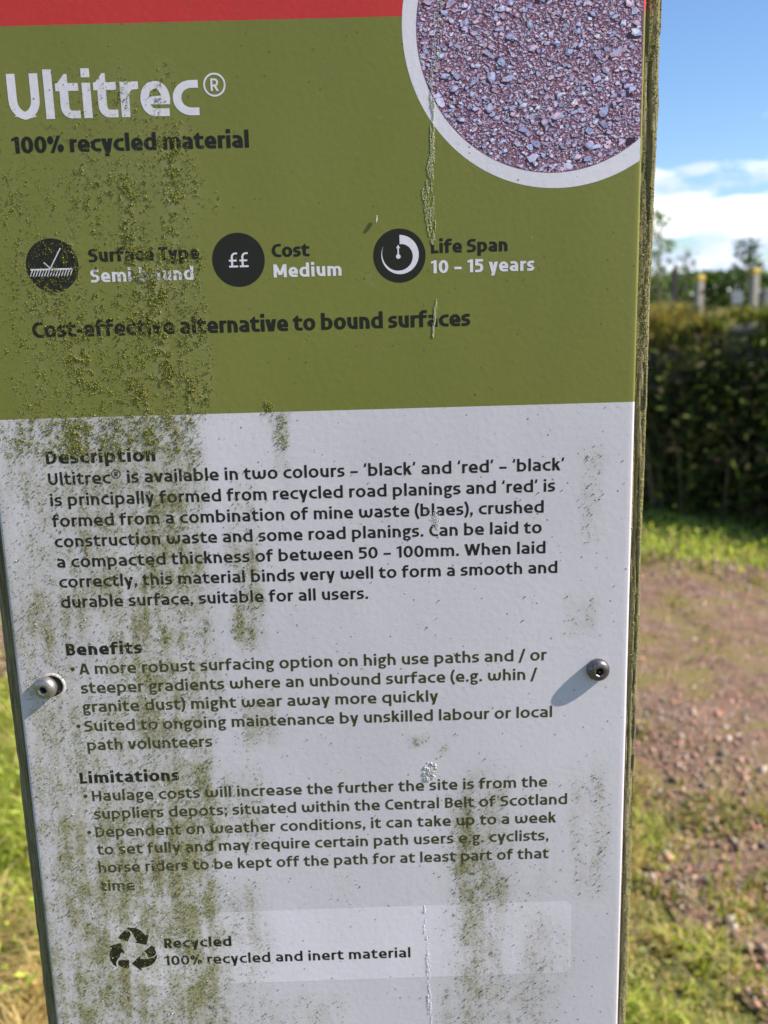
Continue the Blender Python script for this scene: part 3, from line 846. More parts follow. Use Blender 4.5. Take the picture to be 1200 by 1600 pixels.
flat("recycling_symbol", merge(*[union([p]) for p in RECYCLE]), M_BLACK)
flat("caption_lettering", add_lines('r', LN[30:32]), M_BLACK)

# three round icons
flat("round_icon", fan_c(-141.3, 20.2, 11.7), M_DISC, y=-0.03, label="dark round icon with a tick over a hatched line")
P_ = [[(-151.2, 18.2), (-132.6, 18.2), (-132.6, 18.9), (-151.2, 18.9)]]
for i in range(15):
    x = -150.6 + i * 1.27
    P_ += pen([(x + .35, 18.4), (x - 0.95, 15.6)], 0.42, 0.42)
P_ += pen([(-145.0, 21.6), (-142.3, 19.0)], 0.5, 0.5) + pen([(-142.3, 18.9), (-137.0, 27.6)], 0.5, 0.5)
flat("icon_symbol", union(P_), M_WHITE)
flat("round_icon", fan_c(-58.1, 20.4, 11.75), M_DISC, y=-0.03, label="dark round icon with two pound signs")
V_, F_, _g, _h = set_line('££', -62.4, -53.7, 17.2, 4.95, 92)
flat("icon_symbol", (V_, F_), M_WHITE)
flat("round_icon", fan_c(14.0, 20.3, 11.75), M_DISC, y=-0.03, label="dark round icon with a dial")
cx, cz = 14.2, 20.7
P_ = []
prev = None
for i in range(61):
    u = i / 60; a = R(90 - 300 * u); th = 4.0 * (1 - u) ** 1.05
    ro = 8.6 - 0.35 * u
    q = ((cx + ro * math.cos(a), cz + ro * math.sin(a)), (cx + (ro - th) * math.cos(a), cz + (ro - th) * math.sin(a)))
    if prev: P_ += [[prev[0], q[0], q[1]], [prev[0], q[1], prev[1]]]
    prev = q
P_ += [disc(13.5, 20.0, 1.0, 24), [(13.18, 20), (13.82, 20), (13.82, 24.2), (13.18, 24.2)], [(12.6, 23.6), (14.4, 23.6), (13.5, 25.1)]]
flat("icon_symbol", union(P_), M_WHITE)

# round photograph of the surfacing, printed with a white rim and cut off by the panel's right edge
def clipped(cx, cz, r, step):
    poly = [(min(p[0], PXR - 1.0), min(p[1], PZT - 3.0)) for p in disc(cx, cz, r, 144)]
    out = [poly[0]]
    for p in poly[1:]:
        if math.hypot(p[0] - out[-1][0], p[1] - out[-1][1]) > 0.02: out.append(p)
    return dense(out, cx - r, min(cx + r, PXR - 1), cz - r, cz + r, step)
flat("picture_rim", clipped(84.6, 114.8, 67.3, 4.0), M_WHITE, y=-0.03)
def gravel_print(nt, oc):
    a = N(nt, 'ShaderNodeAttribute', attribute_name='tint').outputs['Vector']
    mot = noise(nt, mapping(nt, oc, (1, 0.2, 1)), 1100, 3, 0.65)
    return mixc(nt, 1.0, a, ramp(nt, mot, [(0.3, 0.78), (0.7, 1.22)]), 'MULTIPLY')
M_GRAVEL = print_mat("printed gravel picture", None, 0.4, gravel_print)
def gravel_art():
    """the printed picture: thousands of chips drawn as flat shapes, coarse over fine"""
    g = np.random.default_rng(5)
    cx, cz, rad_ = 83.0, 113.6, 59.6
    V, F, T = [], [], []
    bv, bf = clipped(cx, cz, rad_, 4.0)
    for p in bv: V.append((p[0], LIFT, p[1])); T.append((.20, .085, .125))
    F += [tuple(f) for f in bf]
    pinks = [(.68, .42, .52), (.54, .29, .38), (.38, .17, .26), (.80, .62, .72), (.18, .06, .11), (.62, .34, .44), (.48, .44, .66)]
    greys = [(.40, .41, .64), (.50, .49, .74), (.62, .58, .80), (.30, .29, .48), (.78, .54, .66), (.60, .34, .45), (.82, .72, .84)]
    bigs = [(.40, .43, .66), (.50, .52, .76), (.33, .34, .54), (.60, .59, .82), (.74, .50, .62)]
    y = LIFT
    def shape(px, pz, r, rot, el, n, col):
        a = np.sort((np.arange(n) + .75 * g.random(n)) / n * 2 * math.pi)
        rr_ = r * (.58 + .62 * g.random(n))
        x = rr_ * np.cos(a); z = rr_ * np.sin(a) * el
        X = px + x * math.cos(rot) - z * math.sin(rot); Z = pz + x * math.sin(rot) + z * math.cos(rot)
        if (np.hypot(X - cx, Z - cz) > rad_ - .05).any() or X.max() > PXR - 1.05 or Z.max() > 140: return
        b0 = len(V)
        for q in range(n): V.append((X[q], y, Z[q])); T.append(col)
        F.append(tuple(b0 + q for q in range(n - 1, -1, -1)))
    def layer(cell, size, pal, p_keep, shadow):
        nonlocal y
        spots = []; H = {}
        area = (PXR - cx + rad_) * (140 - cz + rad_)
        for _t in range(int(area / cell ** 2 * 2.2)):
            x = g.uniform(cx - rad_, PXR); z = g.uniform(cz - rad_, 140); r = size * (.5 + .75 * g.random() ** 1.8)
            kx, kz = int(x // cell), int(z // cell); ok = g.random() < p_keep
            for ax in (-1, 0, 1):
                for az in (-1, 0, 1):
                    for (x2, z2, r2) in H.get((kx + ax, kz + az), ()):
                        if math.hypot(x - x2, z - z2) < (r + r2) * 1.12: ok = False
            if ok:
                H.setdefault((kx, kz), []).append((x, z, r))
                spots.append((x, z, r, g.normal(0, .5),   .40 + .42 * g.random(), int(g.integers(4, 8))))
        for q in range(3 if shadow else 2):
            y -= .0018
            for (x, z, r, rot, el, n) in spots:
                if shadow and q == 0: shape(x - r * .26, z - r * .26, r * 1.10, rot, el, n, (.045, .022, .042)); continue
                col = np.array(pal[g.integers(len(pal))]) * (.8 + .4 * g.random())
                if q == (1 if shadow else 0): shape(x, z, r, rot, el, n, tuple(col * .78))
                else: shape(x + r * .10, z + r * .14, r * .74, rot, el, n, tuple(np.minimum(col * 1.12, .9)))
    layer(1.6, .66, pinks, 1, False); layer(1.6, .66, pinks, 1, True); layer(1.6, .62, pinks + greys[:3], 1, True)
    layer(2.3, .95, greys[:4] + pinks, 1, True); layer(2.3, .92, greys + pinks[:3], .9, True); layer(3.0, 1.25, greys + pinks[:3], .8, True)
    layer(1.6, .55, pinks + greys, .7, True)
    layer(3.4, 1.45, greys[:4] + bigs + pinks[:2], 1, True); layer(3.6, 1.5, bigs + greys + pinks[:1], .6, True); layer(5.4, 2.2, bigs + greys[:4], .55, True); layer(8.0, 3.3, bigs + greys[:2], .26, True); layer(1.6, .42, pinks + greys, .22, True)
    V = np.array(V); vv = np.stack([V[:, 0] / 1000 - SX, V[:, 1] / 1000 - SY, EYE + V[:, 2] / 1000], 1)
    return mesh_obj("gravel_picture", vv.tolist(), F, M_GRAVEL, panel, False, {'grime': grime(V[:, 0], V[:, 2])}, {'tint': np.array(T)})
gravel_art()

# ---- screws: button heads standing proud, with a hexagonal socket
M_STEEL = simple_mat("weathered steel", (0.30, 0.28, 0.26), (0.45, 0.42, 0.39), 900, 0.42, 0.00004)
nt = M_STEEL.node_tree; nt.nodes['Principled BSDF'].inputs['Metallic'].default_value = 0.85
M_HOLE = simple_mat("dark drilled hole", (0.012, 0.012, 0.012), (0.02, 0.018, 0.016), 400, 0.9)
M_STEEL_DARK = simple_mat("darker steel", (0.10, 0.095, 0.10), (0.22, 0.20, 0.20), 900, 0.38, 0.00004)  # same steel in a darker tone, used on the pinned screw only
M_STEEL_DARK.node_tree.nodes['Principled BSDF'].inputs['Metallic'].default_value = 0.85
def screw(X, Z, rot, tilt, pin, label):
    prof = [(5.3, 0.4), (5.55, -0.6), (5.6, -1.7), (5.4, -2.7), (4.95, -3.5), (4.2, -4.1), (3.3, -4.45), (2.65, -4.55)]
    n = 48; V = []; F = []
    for r, y in prof:
        for i in range(n):
            a = 2 * math.pi * i / n; V.append((r * math.cos(a), y, r * math.sin(a)))
    def hexr(a, r):
        a = (a + rot) % (math.pi / 3) - math.pi / 6
        return r * math.cos(math.pi / 6) / math.cos(a)
    for rr_, y in ((2.15, -4.5), (2.1, -2.3)):
        for i in range(n):
            a = 2 * math.pi * i / n; q = hexr(a, rr_); V.append((q * math.cos(a), y, q * math.sin(a)))
    rows = len(prof) + 2
    for j in range(rows - 1):
        for i in range(n):
            k = (i + 1) % n; F.append((j * n + i, (j + 1) * n + i, (j + 1) * n + k, j * n + k))
    mt = Matrix.Rotation(tilt[0], 4, 'X') @ Matrix.Rotation(tilt[1], 4, 'Z')
    def tr(V): return [tuple(Vector(S(X, Z)) + (mt @ Vector(v)) / 1000) for v in V]
    o = mesh_obj("screw", tr(V), F, M_STEEL_DARK if pin else M_STEEL, sign, True); o['label'] = label
    base = [(V[(rows - 1) * n + i]) for i in range(n)]
    VV = base + [(0, -2.3, 0)]; FF = [(i, n, (i + 1) % n) for i in range(n)]
    VV = [(v[0], -2.32, v[2]) for v in VV]
    if pin:
        b0 = len(VV)
        for r, y in ((0.85, -2.3), (0.85, -4.0), (0.7, -4.2)):
            for i in range(16):
                a = 2 * math.pi * i / 16; VV.append((r * math.cos(a), y, r * math.sin(a)))
        for j in range(2):
            for i in range(16):
                k = (i + 1) % 16; FF.append((b0 + j * 16 + i, b0 + (j + 1) * 16 + i, b0 + (j + 1) * 16 + k, b0 + j * 16 + k))
        FF.append(tuple(b0 + 32 + i for i in range(16)))
    mesh_obj("hex_socket", tr(VV), FF, M_HOLE, o)
screw(-163.9, -179.6, 0.2, (R(5), R(-7)), False, "pale button-head screw over an oversize hole")
screw(106.9, -179.2, 0.5, (R(2), R(3)), True, "dark button-head screw with a pin in its socket")
flat("screw_hole", fan_c(-161.2, -179.4, 5.3, 40, 3), M_HOLE, y=-0.08)
# lip of torn panel skin round the oversize hole
V = []; F = []; n = 60
for i in range(n):
    a = R(-75 + 205 * i / (n - 1))
    q = 0.5 + 0.5 * vnoise(i * .35, 3.3); tp = math.sin(math.pi * i / (n - 1)) ** .5
    for r, y in ((5.2, .1), (5.35, -.5 * q * tp), (5.9, -.62 * q * tp), (6.6, -.1 * tp), (6.9, .1)):
        V.append(S(-161.2 + r * math.cos(a), -179.4 + r * math.sin(a), y))
for i in range(n - 1):
    for j in range(4):
        a = i * 5 + j; F.append((a, a + 1, a + 6, a + 5))
mesh_obj("hole_lip", V, F, simple_mat("pale panel core", (0.62, 0.61, 0.60), (0.42, 0.38, 0.30), 900, 0.6, 0.00008), panel, True)

# ---- wooden board post behind the panel: weathered, split along the grain
m, nt, b = material("weathered mossy wood")
t = N(nt, 'ShaderNodeTexCoord'); oc = t.outputs['Object']
g1 = noise(nt, mapping(nt, oc, (1, 1, 0.035)), 900, 5, 0.65); g2 = noise(nt, mapping(nt, oc, (1, 1, 0.3), (1, 2, 3)), 420, 5, 0.7); g3 = noise(nt, mapping(nt, oc, (1, 1, 1), (1, 2, 3)), 700, 4, 0.7)
c = mixc(nt, ramp(nt, g1, [(0.36, 0.0), (0.62, 1.0)]), (0.10, 0.084, 0.054), (0.32, 0.275, 0.18))
s_ = N(nt, 'ShaderNodeSeparateXYZ'); nt.links.new(oc, s_.inputs[0])
lowm = ramp(nt, noise(nt, mapping(nt, oc, (1, 1, 0.5), (6, 6, 2)), 16, 3, 0.5), [(0.38, 0.35), (0.62, 1.0)])
mo = mathn(nt, 'MULTIPLY', ramp(nt, g3, [(0.45, 0.0), (0.58, 1.0)]), lowm)
c = mixc(nt, mathn(nt, 'MULTIPLY', mo, 0.8), c, (0.215, 0.205, 0.048))
nt.links.new(c, b.inputs['Base Color']); b.inputs['Roughness'].default_value = 0.95; b.inputs['Specular IOR Level'].default_value = 0.1
bp = N(nt, 'ShaderNodeBump', ins={'Strength': 1.0, 'Distance': 0.0011})
nt.links.new(mathn(nt, 'ADD', mathn(nt, 'MULTIPLY', g1, 0.9), mathn(nt, 'MULTIPLY', g3, 0.7)), bp.inputs['Height']); nt.links.new(bp.outputs[0], b.inputs['Normal'])
M_WOOD = m
zs = np.concatenate([np.linspace(-EYE * 1000 - 60, -520, 60), np.arange(-518, 215, 1.2)])
Yf, Yb = 5.15, 62.0
sec = [(124, Yb), (129.4, Yb - 4), (129.8, 30), (129.8, 14), (129.6, 9.6), (129.2, 7.6), (128.6, 6.3), (127.9, 5.6), (127.2, Yf), (126.6, Yf), (126.0, Yf), (125.4, Yf), (124.8, Yf), (124.2, Yf), (123.6, Yf), (123.0, Yf), (122.4, Yf), (121.6, Yf), (119, Yf), (60, Yf), (-60, Yf), (-174, Yf), (-179.5, Yf), (-181.5, Yf), (-183.6, Yf), (-184.6, 5.7), (-185.1, 7), (-185.2, 12), (-185.2, 30), (-185, Yb - 3), (-181, Yb)]
sec = np.array(sec, float); ns = len(sec)
Zg = zs[:, None]; Xg = np.repeat(sec[None, :, 0], len(zs), 0); Yg = np.repeat(sec[None, :, 1], len(zs), 0)
right = sstep(121, 125, Xg); left = sstep(-177, -180, Xg)
wide = 0.2 + 0.0046 * (Zg + 100) + 1.1 * (fbm(Zg / 60, Zg * 0 + 3, 3) - .5) + .5 * (fbm(Zg / 5, Zg * 0 + 13, 2) - .5)
Xg = Xg + right * (np.clip(wide, -2.6, 3)) * sstep(122.2, 128, Xg) - left * 0.7 * (fbm(Zg / 9, Zg * 0 + 33, 3) - .5)
groove = fbm(Xg * 1.1 + 5, Zg / 55, 3)
Yg = Yg + (right + left * .5) * (1.3 * sstep(.46, .34, groove) + 1.1 * (fbm(Xg * 2.2, Zg / 9, 3) - .5)) * (Yg < 12) * sstep(121.5, 123.2, np.abs(Xg - 0) * (Xg > 0) + 200 * (Xg < 0))
Yg = np.where(Yg < 12, np.maximum(Yg, Yf), Yg)
vv = np.stack([Xg / 1000 - SX, Yg / 1000 - SY, np.broadcast_to(EYE + Zg / 1000, Xg.shape)], -1).reshape(-1, 3)
ff = []
for j in range(len(zs) - 1):
    a = j * ns + np.arange(ns); b2 = j * ns + (np.arange(ns) + 1) % ns
    ff.append(np.stack([a, a + ns, b2 + ns, b2], 1))
wood = mesh_obj("wooden_post", vv, np.concatenate(ff), M_WOOD, sign, False)
me = wood.data
bm_ = bmesh.new(); bm_.from_mesh(me); bm_.verts.ensure_lookup_table()
bm_.faces.new([bm_.verts[(len(zs) - 1) * ns + i] for i in range(ns)]); bmesh.ops.recalc_face_normals(bm_, faces=bm_.faces); bm_.to_mesh(me); bm_.free()

# ---- moss: crumbs of growth standing on the panel and on the post's edge
OCT_V = np.array([(1, 0, 0), (-1, 0, 0), (0, 1, 0), (0, -1, 0), (0, 0, 1), (0, 0, -1)], float)
OCT_F = np.array([(0, 2, 4), (2, 1, 4), (1, 3, 4), (3, 0, 4), (2, 0, 5), (1, 2, 5), (3, 1, 5), (0, 3, 5)])
def crumbs(name, pos, size, tint, mat, parent, stretch=None):
    n = len(pos)
    v = OCT_V[None] * (0.55 + 0.9 * rng.random((n, 6, 1)))
    if stretch is not None: v = v * stretch[:, None, :]
    q = rng.normal(size=(n, 4)); q /= np.linalg.norm(q, axis=1)[:, None]
    w, x, y, z = q.T
    Rm = np.stack([1 - 2 * (y * y + z * z), 2 * (x * y - z * w), 2 * (x * z + y * w), 2 * (x * y + z * w), 1 - 2 * (x * x + z * z), 2 * (y * z - x * w),
                   2 * (x * z - y * w), 2 * (y * z + x * w), 1 - 2 * (x * x + y * y)], 1).reshape(n, 3, 3)
    v = np.einsum('nij,nkj->nki', Rm, v) * size[:, None, None] + pos[:, None, :]
    f = OCT_F[None] + (np.arange(n) * 6)[:, None, None]
    return mesh_obj(name, v.reshape(-1, 3), f.reshape(-1, 3), mat, parent, False, None, {'tint': np.repeat(tint, 6, 0)})
M_MOSS = tint_mat("dry moss", 0.95, 0.15, 0.08, 0.25, 1500)
def seeds(n, x0, x1, z0, z1):
    return rng.uniform(x0, x1, n), rng.uniform(z0, z1, n)
# upper, green half: bright olive crumbs in little tufts
x, z = seeds(900000, -177, 60, -70, 125)
d = growth(x, z)
cl = fbm(x / 1.7 + 7, z / 1.7 + 70, 3)
keep = rng.random(len(x)) < np.clip(d * 1.15, 0, 1) ** 1.35 * sstep(.38, .62, cl) * 0.95 * (z > WHITE_Z - 18)
x, z = x[keep], z[keep]; n = len(x); print('moss upper', n)
r = rng.gamma(3.0, 0.047, n) * (0.8 + .5 * growth(x, z)); r = np.clip(r, .07, .45)
hgt = r * (-0.35 + 0.75 * rng.random(n))
pos = np.stack([x / 1000 - SX, -hgt / 1000 - SY, EYE + z / 1000], 1)
u = rng.random((n, 1)); tnt = (1 - u) * np.array([[.15, .145, .022]]) + u * np.array([[.36, .335, .060]])
dk = rng.random((n, 1)) < .12; tnt = np.where(dk, np.array([[.07, .06, .012]]), tnt)
o = crumbs("moss_growth", pos, r / 1000, tnt, M_MOSS, panel); o['kind'] = 'stuff'; o['label'] = "bright olive crumbs of moss on the green field"
# lower, white half: finer brown-olive crumbs
x, z = seeds(900000, -177, 118, -446, -46)
d = growth(x, z)
cl = fbm(x / 1.5 + 27, z / 1.5 + 170, 3)
keep = rng.random(len(x)) < (d ** 1.3 * sstep(.36, .64, cl) * 0.50 + 0.0012 + .006 * (x < -60) * (rng.random(len(x)) < .5)) 
x, z, d = x[keep], z[keep], d[keep]; n = len(x); print('moss lower', n)
r = np.clip(rng.gamma(3.0, 0.060, n), .07, .42)
pos = np.stack([x / 1000 - SX, -r * (-.38 + .62 * rng.random(n)) / 1000 - SY, EYE + z / 1000], 1)
u = rng.random((n, 1)); tnt = (1 - u) * np.array([[.085, .075, .018]]) + u * np.array([[.28, .255, .085]])
gr_ = (fbm(x / 14 + 5, z / 14 + 60, 2) > .52)[:, None]
tnt = np.where(gr_, tnt * np.array([[.85, 1.06, .55]]), tnt)
lt = rng.random((n, 1)) < .08; tnt = np.where(lt, np.array([[.55, .52, .40]]), tnt)
dkk = (x > 20)[:, None]; tnt = np.where(dkk, tnt * .62, tnt)
o = crumbs("algae_growth", pos, r / 1000, tnt, M_MOSS, panel); o['kind'] = 'stuff'; o['label'] = "brownish olive specks of algae on the white field"
# the post's sunny edge
n = 26000
zz = rng.uniform(-500, 200, n); xx = 122.4 + 8.5 * rng.random(n) ** 0.8
keep = fbm(xx * 1.5, zz / 9, 3) > .40
xx, zz = xx[keep], zz[keep]; n = len(xx)
col = np.clip(((zz - zs[60]) / 1.2).astype(int) + 60, 0, len(zs) - 1)
XR = Xg[col]; YR = Yg[col]
yy = np.empty(n); 
for i in range(n):
    oi = np.argsort(XR[i, :18]); yy[i] = np.interp(xx[i], XR[i, :18][oi], YR[i, :18][oi]); 
edge = XR[:, 3]; xx = np.minimum(xx, edge + .1)
r = np.clip(rng.gamma(3, .055, n), .07, .4)
pos = np.stack([xx / 1000 - SX, (np.minimum(yy, 12) - r * .3) / 1000 - SY, EYE + zz / 1000], 1)
u = rng.random((n, 1)); tnt = (1 - u) * np.array([[.13, .115, .05]]) + u * np.array([[.40, .37, .14]])
o = crumbs("moss_growth", pos, r / 1000, tnt, M_MOSS, wood); o['kind'] = 'stuff'; o['label'] = "yellowish moss along the post's sunlit edge"

# ---- dried white drips and a bird dropping
M_DROP = tint_mat("dried droppings", 0.8, 0.0, 0.2, 0.2, 1800)
def drip(rows, n, size, thin, cols):
    rows = np.array(rows); zz = rng.uniform(rows[:, 1].min(), rows[:, 1].max(), n)
    o_ = np.argsort(rows[:, 1]); cx_ = np.interp(zz, rows[o_, 1], rows[o_, 0]); wd = np.interp(zz, rows[o_, 1], rows[o_, 2])
    xx = cx_ + (rng.random(n) - .5) * wd + .5 * (fbm(zz / 3, zz * 0, 2) - .5)
    kp = fbm(xx / .45 + 3, zz / 3.2, 3) > thin
    xx, zz = xx[kp], zz[kp]; n = len(xx)
    pos = np.stack([xx / 1000 - SX, np.full(n, -.10) / 1000 - SY, EYE + zz / 1000], 1)
    u = rng.random((n, 1)); t_ = (1 - u) * np.array([cols[0]]) + u * np.array([cols[1]])
    return pos, np.full(n, size) * (.5 + rng.random(n)) / 1000, t_
a = [drip([r_ for r_ in DRIP if r_[1] > 70], 2200, .16, .50, ((.42, .38, .38), (.62, .58, .57))),
     drip([r_ for r_ in DRIP if r_[1] < 90], 5200, .125, .51, ((.42, .42, .24), (.68, .68, .46))),
     drip(DRIP2, 500, .18, .50, ((.40, .40, .24), (.6, .6, .42))), drip(DRIP3, 1500, .17, .53, ((.6, .58, .55), (.8, .79, .77)))]
n = 750; ang = rng.random(n) * 6.28; rd = np.sqrt(rng.random(n))
xx = 23.3 + 3.6 * rd * np.cos(ang); zz = -231.5 + 5.4 * rd * np.sin(ang) + .35 * (xx - 23)
kp = fbm(xx / .9 + 5, zz / 1.1 + 5, 3) > .47; xx, zz = xx[kp], zz[kp]; n = len(xx); u = rng.random((n, 1))
a.append((np.stack([xx / 1000 - SX, -.12 / 1000 * rng.random(n) - SY, EYE + zz / 1000], 1), (.16 + .3 * rng.random(n)) / 1000, (1 - u) * np.array([[.36, .33, .28]]) + u * np.array([[.82, .80, .76]])))
n = 160; xx = rng.normal(28.5, .9, n); zz = rng.normal(-101.5, 1.9, n); u = rng.random((n, 1))
a.append((np.stack([xx / 1000 - SX, np.full(n, -.05 / 1000) - SY, EYE + zz / 1000], 1), np.full(n, .22 / 1000), np.array([[.75, .73, .72]]) * (.7 + .3 * u)))
o = crumbs("dried_drip", np.concatenate([q[0] for q in a]), np.concatenate([q[1] for q in a]), np.concatenate([q[2] for q in a]), M_DROP, panel)
o['kind'] = 'stuff'; o['label'] = "whitish dried drips and splashes"

# ---- a little seed husk stuck to the panel
V = []; F = []
for j in range(9):
    u = j / 8; rr_ = .62 * math.sin(math.pi * (0.08 + .88 * u)) ** .7 * (1 - .45 * u)
    for i in range(10):
        a_ = i / 10 * 2 * math.pi; V.append((rr_ * math.cos(a_) / 1000, -.0009 + (rr_ * math.sin(a_)) / 1000, (u * 3.6 - 1.8) / 1000))
for j in range(8):
    for i in range(10):
        k = (i + 1) % 10; F.append((j * 10 + i, j * 10 + k, (j + 1) * 10 + k, (j + 1) * 10 + i))
F.append(tuple(range(9, -1, -1))); F.append(tuple(80 + i for i in range(10)))
hk = mesh_obj("seed_husk", V, F, simple_mat("papery husk", (0.52, 0.47, 0.36), (0.26, 0.20, 0.13), 1500, 0.8, 0.0001), None, True)
hk.location = (0.0041, 0, EYE + 0.0362); hk.rotation_euler = (0, R(12), 0)
tag(hk, "tiny pale seed husk stuck on the green field of the sign above the icons", "seed husk")

# ==================================================================== THE PLACE ROUND THE SIGN
M_BLADE = tint_mat("grass blades", 0.6, 0.42, 0.25)
M_LEAF = tint_mat("leaves", 0.55, 0.30, 0.35)
M_SHADY = tint_mat("bramble leaves", 0.75, 0.22, 0.08)
M_DRY = tint_mat("dry stalks", 0.85, 0.15, 0.15)
def grass(name, x, y, h, wd, tint, mat, lean=0.5, z0=0.0, parent=None):
    n = len(x)
    az = rng.random(n) * 2 * math.pi; ln = lean * (0.2 + rng.random(n))
    fa = rng.random(n) * 2 * math.pi
    dx_, dy_ = np.cos(az), np.sin(az); wx, wy = np.cos(fa) * wd / 2, np.sin(fa) * wd / 2
    V = np.empty((n, 5, 3))
    zb = np.broadcast_to(z0, n)
    V[:, 0] = np.stack([x - wx, y - wy, zb - .01], 1); V[:, 1] = np.stack([x + wx, y + wy, zb - .01], 1)
    mx, my, mz = x + dx_ * h * ln * .35, y + dy_ * h * ln * .35, zb + h * .62
    V[:, 2] = np.stack([mx - wx * .8, my - wy * .8, mz], 1); V[:, 3] = np.stack([mx + wx * .8, my + wy * .8, mz], 1)
    V[:, 4] = np.stack([x + dx_ * h * ln, y + dy_ * h * ln, zb + h * (1 - .25 * ln)], 1)
    T = np.array([(0, 1, 3), (0, 3, 2), (2, 3, 4)])
    F = (T[None] + (np.arange(n) * 5)[:, None, None]).reshape(-1, 3)
    return mesh_obj(name, V.reshape(-1, 3), F, mat, parent, False, None, {'tint': np.repeat(tint, 5, 0)})
def mixt(u, a, b):
    u = np.asarray(u)[:, None]
    return np.array([a]) * (1 - u) + np.array([b]) * u
def leaves(name, pos, size, tint, mat, parent=None, up=0.4, nrm=None):
    n = len(pos)
    d = rng.normal(size=(n, 3)); d /= np.linalg.norm(d, axis=1)[:, None]
    nv = rng.normal(size=(n, 3)) + np.array([0, 0, up * 2])
    if nrm is not None: nv = nv + nrm
    nv /= np.linalg.norm(nv, axis=1)[:, None]
    a = np.cross(nv, d); a /= np.linalg.norm(a, axis=1)[:, None] + 1e-9
    b2 = np.cross(nv, a)
    s_ = size[:, None]
    V = np.stack([pos - a * s_, pos + b2 * s_ * .42 + nv * s_ * .14, pos + a * s_, pos - b2 * s_ * .42 + nv * s_ * .14], 1)
    T = np.array([(0, 1, 2), (0, 2, 3)])
    F = (T[None] + (np.arange(n) * 4)[:, None, None]).reshape(-1, 3)
    return mesh_obj(name, V.reshape(-1, 3), F, mat, parent, False, None, {'tint': np.repeat(tint, 4, 0)})

# ---- turf
def scatter(n, x0, x1, y0, y1):
    return rng.uniform(x0, x1, n), rng.uniform(y0, y1, n)
def off_path(x, y, fuzz=0.6):
    d = path_dist(x, y) - path_half(x, y)
    return rng.random(len(x)) < sstep(-fuzz * .55, fuzz * .35, d + .25 * (fbm(x * 5, y * 5, 3) - .5))
xa, ya = scatter(150000, -2.6, 2.6, 0.15, 4.6); xb, yb = scatter(130000, .2, 1.5, .4, 2.6); xc, yc = scatter(130000, -2.2, -.4, .4, 4.0)
x = np.concatenate([xa, xb, xc]); y = np.concatenate([ya, yb, yc])
k = off_path(x, y); x, y = x[k], y[k]
near = rng.random(len(x)) < np.clip(2.4 / (y + .6), .35, 1); x, y = x[near], y[near]; n = len(x)
# gather the blades into tufts with bare thatch between
tuft = fbm(x * 9 + 40, y * 9 + 20, 3)
k = rng.random(len(x)) < .30 + .70 * sstep(.36, .54, tuft); x, y, tuft = x[k], y[k], tuft[k]; n = len(x)
right_ = x > -.2
dry = sstep(.38, .56, fbm(x * 2.6 + 11, y * 2.6 + 3, 4)) * np.where(right_, .8, .3) + np.where(right_, 0, .95) * sstep(1.75, 1.3, y + .35 * (fbm(x * 4, y * 4, 2) - .5))
edge_ = sstep(.5, 0.0, path_dist(x, y) - path_half(x, y))
dry = np.clip(dry + .3 * edge_, 0, 1)
isd = rng.random(n) < dry
h = (.018 + .045 * rng.random(n)) * (1 - .5 * edge_) * (.35 + 1.5 * sstep(.42, .66, tuft)) * np.where(right_, 1, 1.25)
u = rng.random(n)
tg = np.where(isd[:, None], mixt(u, (.44, .32, .12), (.74, .58, .26)), mixt(u, (.19, .26, .03), (.58, .62, .10)))
tag(grass("grass", x, y, h, .003 + .004 * rng.random(n), tg, M_BLADE, 1.5), kind='stuff')
x, y = scatter(150000, -9, 7, 3.6, 11)
k = off_path(x, y, .5); x, y = x[k], y[k]; n = len(x); u = rng.random(n)
isd = rng.random(n) < .28
tg = np.where(isd[:, None], mixt(u, (.30, .26, .08), (.48, .42, .16)), mixt(u, (.28, .37, .04), (.62, .70, .11)))
tag(grass("grass", x, y, .02 + .035 * rng.random(n), .009 + .007 * rng.random(n), tg, M_BLADE, 1.4), kind='stuff')
# thin tufts and moss pads in the worn path
x, y = scatter(80000, -2, 3.2, .2, 5.4)
d = path_dist(x, y) - path_half(x, y)
k = (d < .05) & (rng.random(len(x)) < sstep(.48, .62, fbm(x * 3.3 + 21, y * 3.3 + 50, 4)) * (.6 + .4 * (d > -.5)))
x, y = x[k], y[k]; n = len(x); u = rng.random(n)
tg = np.where((rng.random(n) < .4)[:, None], mixt(u, (.25, .20, .07), (.36, .30, .11)), mixt(u, (.15, .17, .03), (.27, .28, .06)))
tag(grass("grass", x, y, .018 + .03 * rng.random(n), .006 + .005 * rng.random(n), tg, M_BLADE, 1.2, .012), kind='stuff')
# broad leaved herbs in the turf, left of the sign and along the right hand verge
x, y = scatter(12000, -2.6, -.45, .35, 4.2)
k = off_path(x, y) & (rng.random(len(x)) < sstep(.36, .55, fbm(x * 2.5 + 70, y * 2.5 + 31, 3)) * sstep(1.0, 1.8, y + .4 * fbm(x * 3, y * 3, 2)))
x, y = x[k], y[k]; n = len(x); u = rng.random(n)
z = .03 + .12 * rng.random(n) * fbm(x * 2.5 + 70, y * 2.5 + 31, 3) * 2
tag(leaves("ground_cover", np.stack([x, y, z], 1),   .006 + .010 * rng.random(n), mixt(u, (.20, .30, .03), (.54, .62, .09)), M_LEAF, None, 1.1), kind='stuff')
x, y = scatter(2600, .25, 1.4, .5, 2.3)
k = off_path(x, y, .2) & (fbm(x * 4 + 7, y * 4 + 3, 3) > .50); x, y = x[k], y[k]; n = len(x); u = rng.random(n)
tag(leaves("ground_cover", np.stack([x, y, .015 + .05 * rng.random(n)], 1),   .005 + .008 * rng.random(n), mixt(u, (.14, .17, .025), (.38, .38, .07)), M_LEAF, None, 1.1), kind='stuff')
